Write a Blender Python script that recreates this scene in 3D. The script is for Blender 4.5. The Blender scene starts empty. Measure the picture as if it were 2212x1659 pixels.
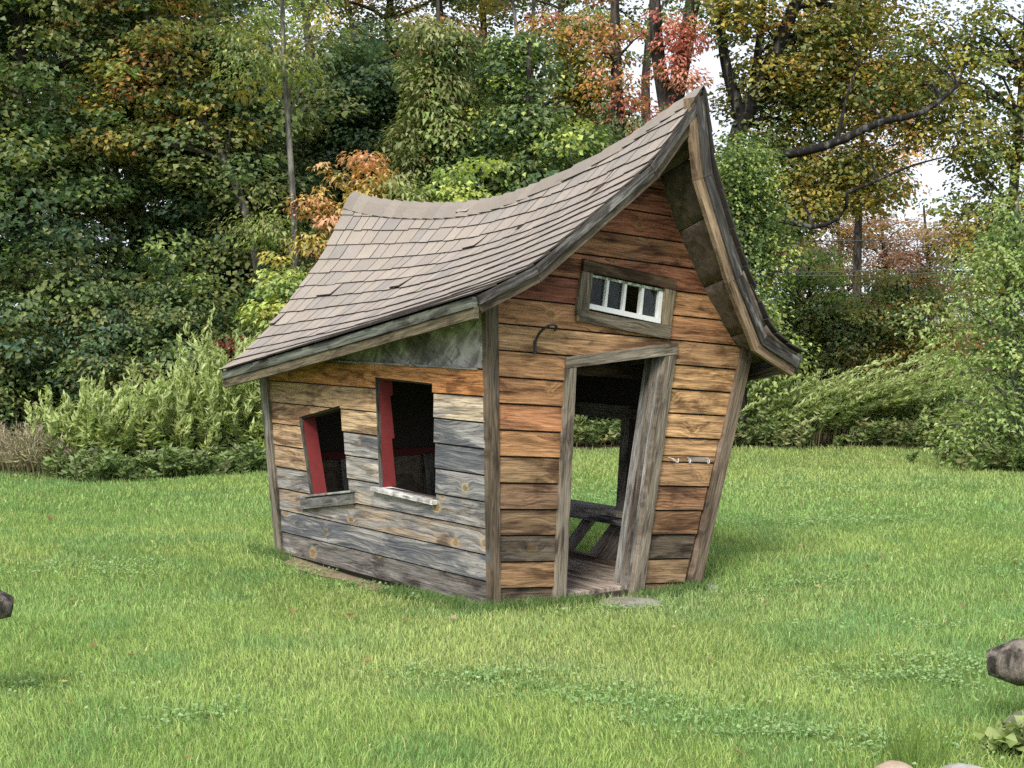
import bpy, math
import numpy as np

rng = np.random.default_rng(11)
scene = bpy.context.scene
COL = scene.collection

# ------------------------------------------------------------------ camera
CAM_H, FPX, W2, HORIZON = 1.6, 3324.0, 2212.0, 680.0
cam_d = bpy.data.cameras.new('camera'); cam = bpy.data.objects.new('camera', cam_d); COL.objects.link(cam)
cam_d.sensor_width = 36.0; cam_d.lens = 36.0 * FPX / W2; cam_d.clip_end = 1500.0; cam_d.clip_start = 0.05
cam.location = (0, 0, CAM_H)
cam.rotation_euler = (math.pi / 2 - math.atan((829.5 - HORIZON) / FPX), 0, 0)
scene.camera = cam

# ------------------------------------------------------------------ sky and sun
SUN_EL, SUN_AZ = math.radians(46), math.radians(198)      # azimuth: clockwise from +Y (behind the viewer, a little left)
world = bpy.data.worlds.new('World'); scene.world = world; world.use_nodes = True
wn = world.node_tree.nodes; wl = world.node_tree.links; wn.clear()
w_out = wn.new('ShaderNodeOutputWorld'); w_bg = wn.new('ShaderNodeBackground'); w_bg.inputs['Strength'].default_value = 0.12
sky = wn.new('ShaderNodeTexSky'); sky.sky_type = 'NISHITA'; sky.sun_disc = False
sky.sun_elevation = SUN_EL; sky.sun_rotation = SUN_AZ; sky.dust_density = 2.0; sky.air_density = 1.0
w_tc = wn.new('ShaderNodeTexCoord'); w_map = wn.new('ShaderNodeMapping'); w_map.inputs['Scale'].default_value = (1.0, 1.0, 2.6)
w_noise = wn.new('ShaderNodeTexNoise'); w_noise.inputs['Scale'].default_value = 3.2; w_noise.inputs['Detail'].default_value = 6; w_noise.inputs['Roughness'].default_value = 0.55
w_ramp = wn.new('ShaderNodeValToRGB'); w_ramp.color_ramp.elements[0].position = 0.28; w_ramp.color_ramp.elements[0].color = (0.45, 0.45, 0.45, 1)
w_ramp.color_ramp.elements[1].position = 0.55; w_ramp.color_ramp.elements[1].color = (1, 1, 1, 1)
w_mix = wn.new('ShaderNodeMix'); w_mix.data_type = 'RGBA'; w_mix.inputs['B'].default_value = (3.2, 3.4, 3.8, 1)
wl.new(w_tc.outputs['Generated'], w_map.inputs['Vector']); wl.new(w_map.outputs['Vector'], w_noise.inputs['Vector'])
wl.new(w_noise.outputs['Fac'], w_ramp.inputs['Fac']); wl.new(w_ramp.outputs['Color'], w_mix.inputs['Factor'])
wl.new(sky.outputs['Color'], w_mix.inputs['A']); wl.new(w_mix.outputs['Result'], w_bg.inputs['Color']); wl.new(w_bg.outputs['Background'], w_out.inputs['Surface'])

sun_d = bpy.data.lights.new('sun', 'SUN'); sun = bpy.data.objects.new('sun', sun_d); COL.objects.link(sun)
sun_d.energy = 1.7; sun_d.angle = math.radians(20); sun_d.color = (1.0, 0.955, 0.88)
sun.location = (-4, -10, 14)
sun.rotation_euler = (math.pi / 2 - SUN_EL, 0, math.pi - SUN_AZ)

scene.view_settings.view_transform = 'Standard'; scene.view_settings.look = 'None'
scene.view_settings.exposure = 1.5; scene.view_settings.gamma = 1.0
scene.render.engine = 'CYCLES'
scene.cycles.max_bounces = 6; scene.cycles.transparent_max_bounces = 8
scene.cycles.use_denoising = False
scene.cycles.sample_clamp_indirect = 4.0

# ------------------------------------------------------------------ small helpers
def lin(r, g, b, k=1.0):
    f = lambda c: ((c / 255 + 0.055) / 1.055) ** 2.4 if c > 10 else c / 255 / 12.92
    return (f(r) * k, f(g) * k, f(b) * k)
def tag(o, label=None, cat=None, group=None, kind=None):
    if label: o['label'] = label
    if cat: o['category'] = cat
    if group: o['group'] = group
    if kind: o['kind'] = kind
    return o
def empty(name, loc):
    o = bpy.data.objects.new(name, None); o.empty_display_size = 0.2; o.location = loc; COL.objects.link(o); return o
def link(name, me, mat, parent=None, loc=(0, 0, 0)):
    o = bpy.data.objects.new(name, me); COL.objects.link(o); o.location = loc
    if mat is not None:
        if len(me.materials) == 0: me.materials.append(mat)
    if parent is not None: o.parent = parent
    return o
def pymesh(name, verts, faces, smooth=False, **attrs):
    me = bpy.data.meshes.new(name); me.from_pydata([tuple(map(float, v)) for v in verts], [], faces)
    for k, v in attrs.items():
        v = np.asarray(v, dtype=np.float32); n = len(me.vertices)
        if v.ndim == 1 and v.size == 3: v = np.tile(v, (n, 1))
        if v.ndim == 0: v = np.full(n, float(v), np.float32)
        if v.ndim == 1:
            a = me.attributes.new(k, 'FLOAT', 'POINT'); a.data.foreach_set('value', v)
        else:
            a = me.attributes.new(k, 'FLOAT_VECTOR', 'POINT'); a.data.foreach_set('vector', v.ravel())
    if smooth: me.shade_smooth()
    me.update(); return me
def quads(name, V, F, col=None, smooth=False):
    """V (n,3), F (m,k) with k=3 or 4, col (n,3)"""
    me = bpy.data.meshes.new(name); V = np.ascontiguousarray(V, np.float32); F = np.ascontiguousarray(F, np.int32)
    m, k = F.shape
    me.vertices.add(len(V)); me.vertices.foreach_set('co', V.ravel())
    me.loops.add(m * k); me.loops.foreach_set('vertex_index', F.ravel())
    me.polygons.add(m); me.polygons.foreach_set('loop_start', np.arange(0, m * k, k, dtype=np.int32))
    me.polygons.foreach_set('use_smooth', np.full(m, smooth))
    if col is not None:
        a = me.attributes.new('tint', 'FLOAT_VECTOR', 'POINT'); a.data.foreach_set('vector', np.ascontiguousarray(col, np.float32).ravel())
    me.update(calc_edges=True); return me
def unit(v): return v / np.maximum(np.linalg.norm(v, axis=-1, keepdims=True), 1e-9)
def tube(paths, sides=7):
    """paths: list of (pts (k,3), radii (k,)) -> V, F"""
    Vs, Fs, n0 = [], [], 0
    ang = np.linspace(0, 2 * np.pi, sides, endpoint=False)
    for P, R in paths:
        P = np.asarray(P, float); R = np.asarray(R, float); k = len(P)
        T = unit(np.gradient(P, axis=0))
        ref = np.where(np.abs(T[:, 2:3]) > 0.9, np.array([[1., 0, 0]]), np.array([[0, 0, 1.]]))
        A = unit(np.cross(T, ref)); B = np.cross(T, A)
        ring = P[:, None] + R[:, None, None] * (np.cos(ang)[None, :, None] * A[:, None] + np.sin(ang)[None, :, None] * B[:, None])
        Vs.append(ring.reshape(-1, 3))
        i = np.arange(k - 1)[:, None] * sides; j = np.arange(sides)[None]; j2 = (j + 1) % sides
        Fs.append(np.stack([i + j, i + j2, i + sides + j2, i + sides + j], -1).reshape(-1, 4) + n0)
        n0 += k * sides
    return np.concatenate(Vs), np.concatenate(Fs)
def vnoise(x, y, seed=0):
    """smooth value noise in numpy, 0..1"""
    x = np.asarray(x, float) + seed * 17.3; y = np.asarray(y, float) - seed * 9.1
    xi = np.floor(x).astype(np.int64); yi = np.floor(y).astype(np.int64); fx = x - xi; fy = y - yi
    fx = fx * fx * (3 - 2 * fx); fy = fy * fy * (3 - 2 * fy)
    def h(a, b):
        n = (a * 374761393 + b * 668265263 + seed * 1442695) & 0x7fffffff
        n = ((n ^ (n >> 13)) * 1274126177) & 0x7fffffff
        return ((n ^ (n >> 16)) & 0xffff) / 65535.0
    return (h(xi, yi) * (1 - fx) + h(xi + 1, yi) * fx) * (1 - fy) + (h(xi, yi + 1) * (1 - fx) + h(xi + 1, yi + 1) * fx) * fy
def sx(px, Y): return (px - 1106.0) / FPX * Y

# ------------------------------------------------------------------ materials
def new_mat(name):
    m = bpy.data.materials.new(name); m.use_nodes = True; m.node_tree.nodes.clear()
    return m, m.node_tree.nodes, m.node_tree.links
class NG:
    def __init__(s, name):
        s.m, s.n, s.l = new_mat(name)
        s.out = s.n.new('ShaderNodeOutputMaterial')
    def node(s, t, ins=None, **kw):
        n = s.n.new(t)
        for k, v in kw.items(): setattr(n, k, v)
        for k, v in (ins or {}).items():
            if isinstance(v, bpy.types.NodeSocket): s.l.new(v, n.inputs[k])
            else: n.inputs[k].default_value = v
        return n
    def math(s, op, a, b=None, c=None, clamp=False):
        d = {0: a}
        if b is not None: d[1] = b
        if c is not None: d[2] = c
        return s.node('ShaderNodeMath', d, operation=op, use_clamp=clamp).outputs[0]
    def vmath(s, op, a, b): return s.node('ShaderNodeVectorMath', {0: a, 1: b}, operation=op).outputs[0]
    def attr(s, name): return s.node('ShaderNodeAttribute', attribute_name=name, attribute_type='GEOMETRY')
    def mix(s, f, a, b, mode='MIX'):
        n = s.node('ShaderNodeMix', data_type='RGBA', blend_type=mode)
        for k, v in ((0, f), (6, a), (7, b)):
            if isinstance(v, bpy.types.NodeSocket): s.l.new(v, n.inputs[k])
            else: n.inputs[k].default_value = v if k == 0 else (tuple(v) + (1,) if len(v) == 3 else v)
        return n.outputs[2]
    def noise(s, vec, scale=1.0, detail=3.0, rough=0.5, dist=0.0, dim='3D'):
        return s.node('ShaderNodeTexNoise', {'Vector': vec, 'Scale': scale, 'Detail': detail, 'Roughness': rough, 'Distortion': dist}, noise_dimensions=dim).outputs['Fac']
    def smooth(s, x, lo, hi, a=0.0, b=1.0):
        n = s.node('ShaderNodeMapRange', {0: x, 1: lo, 2: hi, 3: a, 4: b}, interpolation_type='SMOOTHSTEP'); return n.outputs[0]
    def bsdf(s, col, rough=0.85, normal=None, spec=0.25):
        n = s.node('ShaderNodeBsdfPrincipled', {'Base Color': col, 'Roughness': rough, 'Specular IOR Level': spec})
        if normal is not None: s.l.new(normal, n.inputs['Normal'])
        return n.outputs[0]
    def bump(s, h, strength=0.4, dist=0.01): return s.node('ShaderNodeBump', {'Height': h, 'Strength': strength, 'Distance': dist}).outputs[0]
    def done(s, sh): s.l.new(sh, s.out.inputs['Surface']); return s.m

def wood_material():
    """boards carry: bc = (along, across, depth) in metres with a random offset, tint, wear (0..1), knot (0..1)"""
    g = NG('weathered_wood')
    bc = g.attr('bc').outputs['Vector']; tint = g.attr('tint').outputs['Color']; wear = g.attr('wear').outputs['Fac']; kn = g.attr('knot').outputs['Fac']
    sep = g.node('ShaderNodeSeparateXYZ', {0: bc}); u, v, w = sep.outputs
    uv = g.node('ShaderNodeCombineXYZ', {0: u, 1: v, 2: 0.0}).outputs[0]
    warp = g.noise(g.vmath('MULTIPLY', uv, (3.0, 5.0, 1.0)), 1.0, 2.0)
    kvec = g.vmath('MULTIPLY', uv, (3.4, 4.4, 1.0))
    vor = g.node('ShaderNodeTexVoronoi', {'Vector': kvec, 'Scale': 1.0, 'Randomness': 1.0}, voronoi_dimensions='2D', feature='F1')
    d = g.math('ADD', vor.outputs['Distance'], g.math('ADD', g.math('MULTIPLY', g.math('SUBTRACT', warp, 0.5), 0.07), g.math('MULTIPLY', g.math('SUBTRACT', g.noise(g.vmath('MULTIPLY', uv, (38.0, 60.0, 1.0)), 1.0, 3.0, 0.6), 0.5), 0.07)))
    vsep = g.node('ShaderNodeSeparateColor', {0: vor.outputs['Color']}).outputs
    gate = g.math('LESS_THAN', vsep[0], g.math('MULTIPLY', kn, 0.36))
    ksize = g.math('ADD', 0.03, g.math('MULTIPLY', vsep[1], 0.07))
    bulge = g.math('MULTIPLY', g.smooth(d, 0.0, 0.34, 1.0, 0.0), gate)
    # grain lines flow along the board and swell round the knots
    flow = g.math('ADD', g.math('MULTIPLY', v, 30.0), g.math('MULTIPLY', g.noise(g.vmath('MULTIPLY', uv, (1.5, 8.0, 1.0)), 1.0, 2.0, 0.5), 4.2))
    flow = g.math('ADD', flow, g.math('MULTIPLY', bulge, 1.1))
    fl = g.node('ShaderNodeCombineXYZ', {0: g.math('MULTIPLY', u, 1.6), 1: flow, 2: 0.0}).outputs[0]
    band = g.smooth(g.noise(fl, 1.0, 4.0, 0.7), 0.38, 0.60)                      # broad growth bands
    fine = g.smooth(g.noise(g.vmath('MULTIPLY', fl, (2.0, 3.0, 1.0)), 1.0, 3.0, 0.7), 0.30, 0.70)
    streak = g.noise(g.vmath('MULTIPLY', g.node('ShaderNodeCombineXYZ', {0: u, 1: v, 2: w}).outputs[0], (6.0, 120.0, 120.0)), 1.0, 3.0, 0.6)
    streak = g.smooth(streak, 0.30, 0.70)
    crack = g.smooth(g.noise(g.vmath('MULTIPLY', uv, (2.6, 150.0, 1.0)), 1.0, 2.0, 0.5), 0.70, 0.78)
    tone = g.math('ADD', 0.10, g.math('ADD', g.math('MULTIPLY', band, 0.50), g.math('ADD', g.math('MULTIPLY', fine, 0.60), g.math('MULTIPLY', streak, 0.62))))
    col = g.mix(1.0, tint, g.node('ShaderNodeCombineColor', {0: tone, 1: tone, 2: tone}).outputs[0], 'MULTIPLY')
    pat = g.noise(g.vmath('MULTIPLY', uv, (2.4, 9.0, 1.0)), 1.0, 5.0, 0.62, 0.6)
    col = g.mix(g.smooth(pat, 0.49, 0.63, 0.0, 0.9), col, g.mix(1.0, col, (0.34, 0.30, 0.29), 'MULTIPLY'))
    col = g.mix(g.smooth(pat, 0.46, 0.30, 0.0, 0.7), col, g.mix(1.0, col, (1.5, 1.56, 1.62), 'MULTIPLY'))
    # weathering: silver-grey and blue-black stains that follow the grain
    pn = g.noise(g.vmath('ADD', g.vmath('MULTIPLY', uv, (2.2, 8.0, 1.0)), g.node('ShaderNodeCombineXYZ', {0: 7.3, 1: g.math('MULTIPLY', flow, 0.18), 2: 0.0}).outputs[0]), 1.0, 5.0, 0.65, 0.5)
    pn2 = g.noise(g.vmath('ADD', g.vmath('MULTIPLY', uv, (1.5, 4.0, 1.0)), g.node('ShaderNodeCombineXYZ', {0: 3.1, 1: g.math('MULTIPLY', flow, 0.22), 2: 0.0}).outputs[0]), 1.2, 5.0, 0.65, 0.5)
    lo = g.math('SUBTRACT', 0.84, g.math('MULTIPLY', wear, 0.50))
    gm = g.smooth(pn, lo, g.math('ADD', lo, 0.13))
    grey = g.mix(g.math('ADD', g.math('MULTIPLY', band, .55), g.math('MULTIPLY', fine, .45)), (0.065, 0.066, 0.07), (0.40, 0.375, 0.345))
    grey = g.mix(g.smooth(wear, .42, .62), g.mix(1.0, col, (0.36, 0.33, 0.32), 'MULTIPLY'), grey)
    col = g.mix(g.math('MULTIPLY', gm, 0.85), col, grey)
    lo2 = g.math('SUBTRACT', 0.83, g.math('MULTIPLY', wear, 0.385))
    dm = g.smooth(pn2, lo2, g.math('ADD', lo2, 0.12))
    col = g.mix(g.math('MULTIPLY', dm, 0.86), col, g.mix(fine, (0.030, 0.034, 0.042), (0.14, 0.145, 0.155)))
    # knots: pale resin halo, dark ring, reddish heart
    halo = g.math('MULTIPLY', g.smooth(d, g.math('MULTIPLY', ksize, 2.4), g.math('MULTIPLY', ksize, 0.8)), gate)
    halo = g.math('MULTIPLY', halo, g.smooth(warp, 0.30, 0.55, 0.25, 1.0))
    col = g.mix(g.math('MULTIPLY', halo, 0.5), col, g.mix(wear, (0.46, 0.24, 0.075), (0.50, 0.38, 0.16)))
    kring = g.math('MULTIPLY', g.math('MULTIPLY', g.smooth(d, g.math('MULTIPLY', ksize, 0.55), g.math('MULTIPLY', ksize, 0.75)), g.smooth(d, g.math('MULTIPLY', ksize, 1.2), g.math('MULTIPLY', ksize, 0.95))), gate)
    heart = g.math('MULTIPLY', g.smooth(d, g.math('MULTIPLY', ksize, 0.8), g.math('MULTIPLY', ksize, 0.5)), gate)
    col = g.mix(g.math('MULTIPLY', heart, 0.65), col, g.mix(vsep[2], (0.28, 0.13, 0.045), (0.09, 0.045, 0.025)))
    col = g.mix(g.math('MULTIPLY', kring, 0.5), col, (0.05, 0.028, 0.016))
    col = g.mix(g.math('MULTIPLY', crack, 0.7), col, (0.022, 0.018, 0.015))
    ring, streak2 = band, fine
    hgt = g.math('ADD', g.math('MULTIPLY', streak, 0.5), g.math('ADD', g.math('MULTIPLY', ring, 0.35), g.math('MULTIPLY', streak2, 0.5)))
    return g.done(g.bsdf(col, 0.8, g.bump(hgt, 0.55, 0.004), 0.22))
WOOD = wood_material()

def shingle_material():
    g = NG('asphalt_shingle'); tint = g.attr('tint').outputs['Color']
    tc = g.node('ShaderNodeTexCoord').outputs['Object']
    n1 = g.noise(tc, 260.0, 2.0, 0.7); n2 = g.noise(tc, 9.0, 4.0, 0.6); n3 = g.noise(tc, 60.0, 3.0, 0.6)
    t = g.math('ADD', 0.42, g.math('ADD', g.math('MULTIPLY', n1, 0.62), g.math('ADD', g.math('MULTIPLY', n2, 0.26), g.math('MULTIPLY', n3, 0.3))))
    col = g.mix(1.0, tint, g.node('ShaderNodeCombineColor', {0: t, 1: t, 2: t}).outputs[0], 'MULTIPLY')
    return g.done(g.bsdf(col, 0.95, g.bump(n1, 0.6, 0.004), 0.15))
SHINGLE = shingle_material()

def osb_material(name, a, b, stain, flat=False):
    g = NG(name); tc = g.attr('bc').outputs['Vector'] if flat else g.node('ShaderNodeTexCoord').outputs['Object']
    fs = []
    for k, (rx, rz, sc) in enumerate(((0.5, 0.3, 30.0), (-0.9, 0.8, 30.0), (1.3, -0.7, 26.0))):
        mp = g.node('ShaderNodeMapping', {'Vector': g.node('ShaderNodeMapping', {'Vector': tc, 'Rotation': (0, 0, rx * 1.6) if flat else (rx, rz, rx * 2)}).outputs[0], 'Scale': (1.0, 0.28, 1.0)}).outputs[0]
        vv = g.node('ShaderNodeTexVoronoi', {'Vector': mp, 'Scale': sc}, feature='F1'); fs.append(g.node('ShaderNodeSeparateColor', {0: vv.outputs['Color']}).outputs[k])
    f, f2 = fs[0], g.math('MAXIMUM', g.math('MULTIPLY', fs[1], g.math('GREATER_THAN', fs[2], .45)), g.math('MULTIPLY', fs[2], .5))
    ff = g.math('ADD', g.math('MULTIPLY', f, 0.55), g.math('MULTIPLY', f2, 0.45))
    col = g.mix(ff, a, b)
    st = g.smooth(g.noise(tc, 3.2, 4.0, 0.6), 0.42, 0.64)
    col = g.mix(g.math('MULTIPLY', st, stain), col, (0.055, 0.05, 0.042))
    return g.done(g.bsdf(col, 0.9, g.bump(ff, 0.5, 0.006), 0.2))
OSB = osb_material('weathered_strand_board', (0.15, 0.135, 0.13), (0.70, 0.63, 0.60), 0.7, True)
OSB_BROWN = osb_material('brown_strand_board', (0.07, 0.05, 0.035), (0.20, 0.16, 0.12), 0.4)

def plain(name, col, rough=0.8, nscale=14.0, amt=0.35, spec=0.3, metal=0.0):
    g = NG(name); tc = g.node('ShaderNodeTexCoord').outputs['Object']
    n = g.noise(tc, nscale, 5.0, 0.6); t = g.math('ADD', 1.0 - amt / 2, g.math('MULTIPLY', n, amt))
    c = g.mix(1.0, col, g.node('ShaderNodeCombineColor', {0: t, 1: t, 2: t}).outputs[0], 'MULTIPLY')
    b = g.node('ShaderNodeBsdfPrincipled', {'Base Color': c, 'Roughness': rough, 'Specular IOR Level': spec, 'Metallic': metal, 'Normal': g.bump(n, 0.25, 0.004)})
    return g.done(b.outputs[0])
RED = plain('red_painted_wood', (0.19, 0.028, 0.028), 0.75, 22.0, 0.5)
DARK = plain('dark_old_wood', (0.045, 0.036, 0.028), 0.9, 18.0, 0.7)
IRON = plain('black_iron', (0.02, 0.02, 0.022), 0.5, 60.0, 0.4, 0.5)
STEEL = plain('pale_steel', (0.5, 0.48, 0.46), 0.4, 60.0, 0.3, 0.5, 0.4)
SOIL = plain('dry_soil', (0.20, 0.15, 0.095), 0.95, 26.0, 0.9)

def white_paint():
    g = NG('flaking_white_paint'); tc = g.node('ShaderNodeTexCoord').outputs['Object']
    n = g.noise(tc, 26.0, 5.0, 0.65); m = g.smooth(n, 0.60, 0.72)
    moss = g.attr('wear').outputs['Fac']; mm = g.math('MULTIPLY', g.smooth(g.noise(tc, 40.0, 3.0), 0.3, 0.6), moss)
    c = g.mix(g.math('MULTIPLY', m, 0.45), (0.8, 0.8, 0.78), (0.33, 0.31, 0.27)); c = g.mix(mm, c, (0.16, 0.19, 0.11))
    return g.done(g.bsdf(c, 0.6, g.bump(n, 0.3, 0.003), 0.3))
SHEDGE = plain('shingle_cut_edge', (0.06, 0.052, 0.046), 0.95, 90.0, 0.5, 0.1)
WHITE = white_paint()
def glass_material():
    g = NG('old_window_glass')
    tr = g.node('ShaderNodeBsdfTransparent', {'Color': (0.6, 0.64, 0.62, 1)}).outputs[0]
    tc = g.node('ShaderNodeTexCoord').outputs['Object']
    gl = g.node('ShaderNodeBsdfGlossy', {'Color': (0.9, 0.9, 0.9, 1), 'Roughness': 0.05, 'Normal': g.bump(g.noise(tc, 9.0, 2.0), 0.05, 0.01)}).outputs[0]
    df = g.node('ShaderNodeBsdfDiffuse', {'Color': (0.30, 0.30, 0.30, 1)}).outputs[0]
    fr = g.node('ShaderNodeFresnel', {'IOR': 1.5}).outputs[0]
    m1 = g.node('ShaderNodeMixShader', {0: g.math('MULTIPLY', fr, 0.22), 1: tr, 2: gl}).outputs[0]
    dirt = g.smooth(g.noise(tc, 16.0, 4.0), 0.35, 0.75, 0.01, 0.07)
    return g.done(g.node('ShaderNodeMixShader', {0: dirt, 1: m1, 2: df}).outputs[0])
GLASS = glass_material()

def leaf_material(name, trans=0.4, rough=0.55, spec=0.3):
    g = NG(name); c = g.attr('tint').outputs['Color']
    b = g.bsdf(c, rough, None, spec)
    tcol = g.mix(1.0, c, (1.25, 1.35, 0.75), 'MULTIPLY')
    t = g.node('ShaderNodeBsdfTranslucent', {'Color': tcol}).outputs[0]
    return g.done(g.node('ShaderNodeMixShader', {0: trans, 1: b, 2: t}).outputs[0])
LEAF = leaf_material('leaf', 0.4, 0.48, 0.4); BLADE = leaf_material('grass_blade', 0.42, 0.6, 0.2)

def bark_material(name, dark, light, scale=9.0, contrast=(0.40, 0.62)):
    g = NG(name); tc = g.node('ShaderNodeTexCoord').outputs['Object']
    n = g.noise(g.vmath('MULTIPLY', tc, (1.0, 1.0, 0.22)), scale * 2.2, 5.0, 0.65, 0.4); n2 = g.noise(tc, 2.4, 3.0)
    f = g.smooth(g.math('ADD', g.math('MULTIPLY', n, 0.75), g.math('MULTIPLY', n2, 0.25)), *contrast)
    return g.done(g.bsdf(g.mix(f, dark, light), 0.92, g.bump(n, 0.8, 0.03), 0.15))
BARK_DARK = bark_material('dark_bark', (0.020, 0.017, 0.015), (0.085, 0.075, 0.062))
BARK_GREY = bark_material('grey_bark', (0.055, 0.052, 0.046), (0.20, 0.19, 0.165))
BARK_LICHEN = bark_material('lichen_bark', (0.016, 0.014, 0.013), (0.10, 0.098, 0.09), 7.0, (0.50, 0.64))
RAILWOOD = bark_material('old_rail_wood', (0.035, 0.03, 0.025), (0.22, 0.19, 0.155), 14.0)

# ------------------------------------------------------------------ the ground
def lawn_edge(x):
    return np.interp(x, [-12, -5.2, -4.2, -2.6, 0, 3, 9, 14], [15.2, 15.4, 14.9, 16.2, 17.6, 18.2, 18.2, 17.0])
def gz(x, y):
    x = np.asarray(x, float); y = np.asarray(y, float)
    h = 0.035 * (vnoise(x * 0.45, y * 0.45, 3) - 0.5) + 0.02 * (vnoise(x * 1.6, y * 1.6, 4) - 0.5)
    h = h - 0.045 * np.exp(-(((x - 1.1) / 0.9) ** 2 + ((y - 9.0) / 0.8) ** 2)) - 0.05 * np.exp(-(((x + 0.95) / 0.85) ** 2 + ((y - 9.35) / 0.85) ** 2))
    back = np.clip((y - 19.5) / 20, 0, 1)
    return h + 0.5 * back * np.clip(1 - (x - 1) / 6, 0, 1)
def grid_axis(lo, hi, step, far):
    core = np.arange(lo, hi + 1e-6, step); out = [hi + 0.6 * 1.6 ** k for k in range(14) if hi + 0.6 * 1.6 ** k < far]
    inn = [lo - 0.6 * 1.6 ** k for k in range(14) if lo - 0.6 * 1.6 ** k > -far]
    return np.array([-far] + inn[::-1] + list(core) + out + [far])
gx = grid_axis(-9, 10, 0.22, 420.0); gy = grid_axis(2, 21, 0.22, 420.0)
GX, GY = np.meshgrid(gx, gy); GZ = gz(GX, GY)
nx, ny = len(gx), len(gy)
V = np.stack([GX, GY, GZ], -1).reshape(-1, 3)
i = (np.arange(ny - 1)[:, None] * nx + np.arange(nx - 1)[None]).ravel()
F = np.stack([i, i + 1, i + nx + 1, i + nx], -1)
ed = np.clip((lawn_edge(GX) - GY) / 0.8 + 0.5, 0, 1).ravel()
gcol = np.stack([ed, ed, ed], -1)
gr_me = quads('ground', V, F, gcol, True)
def ground_material():
    g = NG('lawn_soil_and_leaf_litter'); t = g.attr('tint').outputs['Color']
    tc = g.node('ShaderNodeTexCoord').outputs['Object']
    f = g.node('ShaderNodeSeparateColor', {0: t}).outputs[0]
    n1 = g.noise(tc, 1.1, 5.0, 0.6); n2 = g.noise(tc, 38.0, 4.0, 0.7)
    green = g.mix(n2, (0.045, 0.075, 0.02), (0.16, 0.25, 0.06)); dry = g.mix(n2, (0.08, 0.065, 0.03), (0.22, 0.19, 0.09))
    lawn = g.mix(g.smooth(n1, 0.62, 0.78), green, dry)
    litter = g.mix(n2, (0.018, 0.014, 0.008), (0.10, 0.065, 0.03))
    return g.done(g.bsdf(g.mix(f, litter, lawn), 0.95, g.bump(n2, 0.8, 0.03), 0.1))
ground = link('ground', gr_me, ground_material()); tag(ground, kind='structure')

# ------------------------------------------------------------------ the playhouse
HC = np.array([-0.1115, 8.3603, 0.0]); D1 = np.array([-0.5872, 0.8094, 0]); D2 = np.array([0.8094, 0.5872, 0]); UP = np.array([0, 0, 1.0])
def Hp(a, b, z): return a * D2 + b * D1 + z * UP          # house coordinates relative to the house's front-left corner
house = empty('playhouse', HC)
tag(house, 'crooked little wooden playhouse with sagging shingled roof standing on the lawn', 'playhouse')

def clip(poly, p, q):
    """keep the part of poly left of the line p->q"""
    out = []; p = np.array(p); q = np.array(q); dn = q - p
    side = lambda r: dn[0] * (r[1] - p[1]) - dn[1] * (r[0] - p[0])
    for k in range(len(poly)):
        A, B = np.array(poly[k]), np.array(poly[(k + 1) % len(poly)]); sa, sb = side(A), side(B)
        if sa >= 0: out.append(A)
        if (sa > 0 > sb) or (sa < 0 < sb): out.append(A + (B - A) * sa / (sa - sb))
    return out
def area(poly):
    if len(poly) < 3: return 0.0
    P = np.array(poly); x, y = P[:, 0], P[:, 1]
    return 0.5 * abs(np.dot(x, np.roll(y, -1)) - np.dot(y, np.roll(x, -1)))
def cut_opening(planks, tl, tr, br, bl):
    """openings given as four corners in wall coordinates (p to the right, q up)"""
    out = []
    mid = (tl[0] + tr[0] + br[0] + bl[0]) / 4
    for polys in planks:
        L, R, M, hit = [], [], [], False
        for poly in polys:
            l = clip(poly, bl, tl); r = clip(poly, tr, br); c = clip(clip(poly, tl, bl), br, tr)
            t = clip(c, tl, tr) if len(c) > 2 else []; b = clip(c, br, bl) if len(c) > 2 else []
            if area(c) > 1e-5: hit = True
            if area(l) > 2e-5: L.append(l)
            if area(r) > 2e-5: R.append(r)
            for m in (t, b):
                if area(m) > 4e-4: M.append(m)
        if not hit: out.append(polys)
        else: out += islands(L + R + M)
    return out
def islands(polys):
    def touch(P, Q):
        for i in range(len(P)):
            a, b = np.array(P[i]), np.array(P[(i + 1) % len(P)]); L = np.linalg.norm(b - a)
            if L < .004: continue
            t = (b - a) / L
            for j in range(len(Q)):
                c, d = np.array(Q[j]) - a, np.array(Q[(j + 1) % len(Q)]) - a
                if abs(t[0] * c[1] - t[1] * c[0]) < 1e-4 and abs(t[0] * d[1] - t[1] * d[0]) < 1e-4:
                    lo, hi = sorted((np.dot(c, t), np.dot(d, t)))
                    if min(hi, L) - max(lo, 0) > .004: return True
        return False
    left, out = list(polys), []
    while left:
        grp = [left.pop()]; k = 0
        while k < len(grp):
            for q in [q for q in left if touch(grp[k], q)]: grp.append(q); left = [r for r in left if r is not q]
            k += 1
        out.append(grp)
    return out
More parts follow.
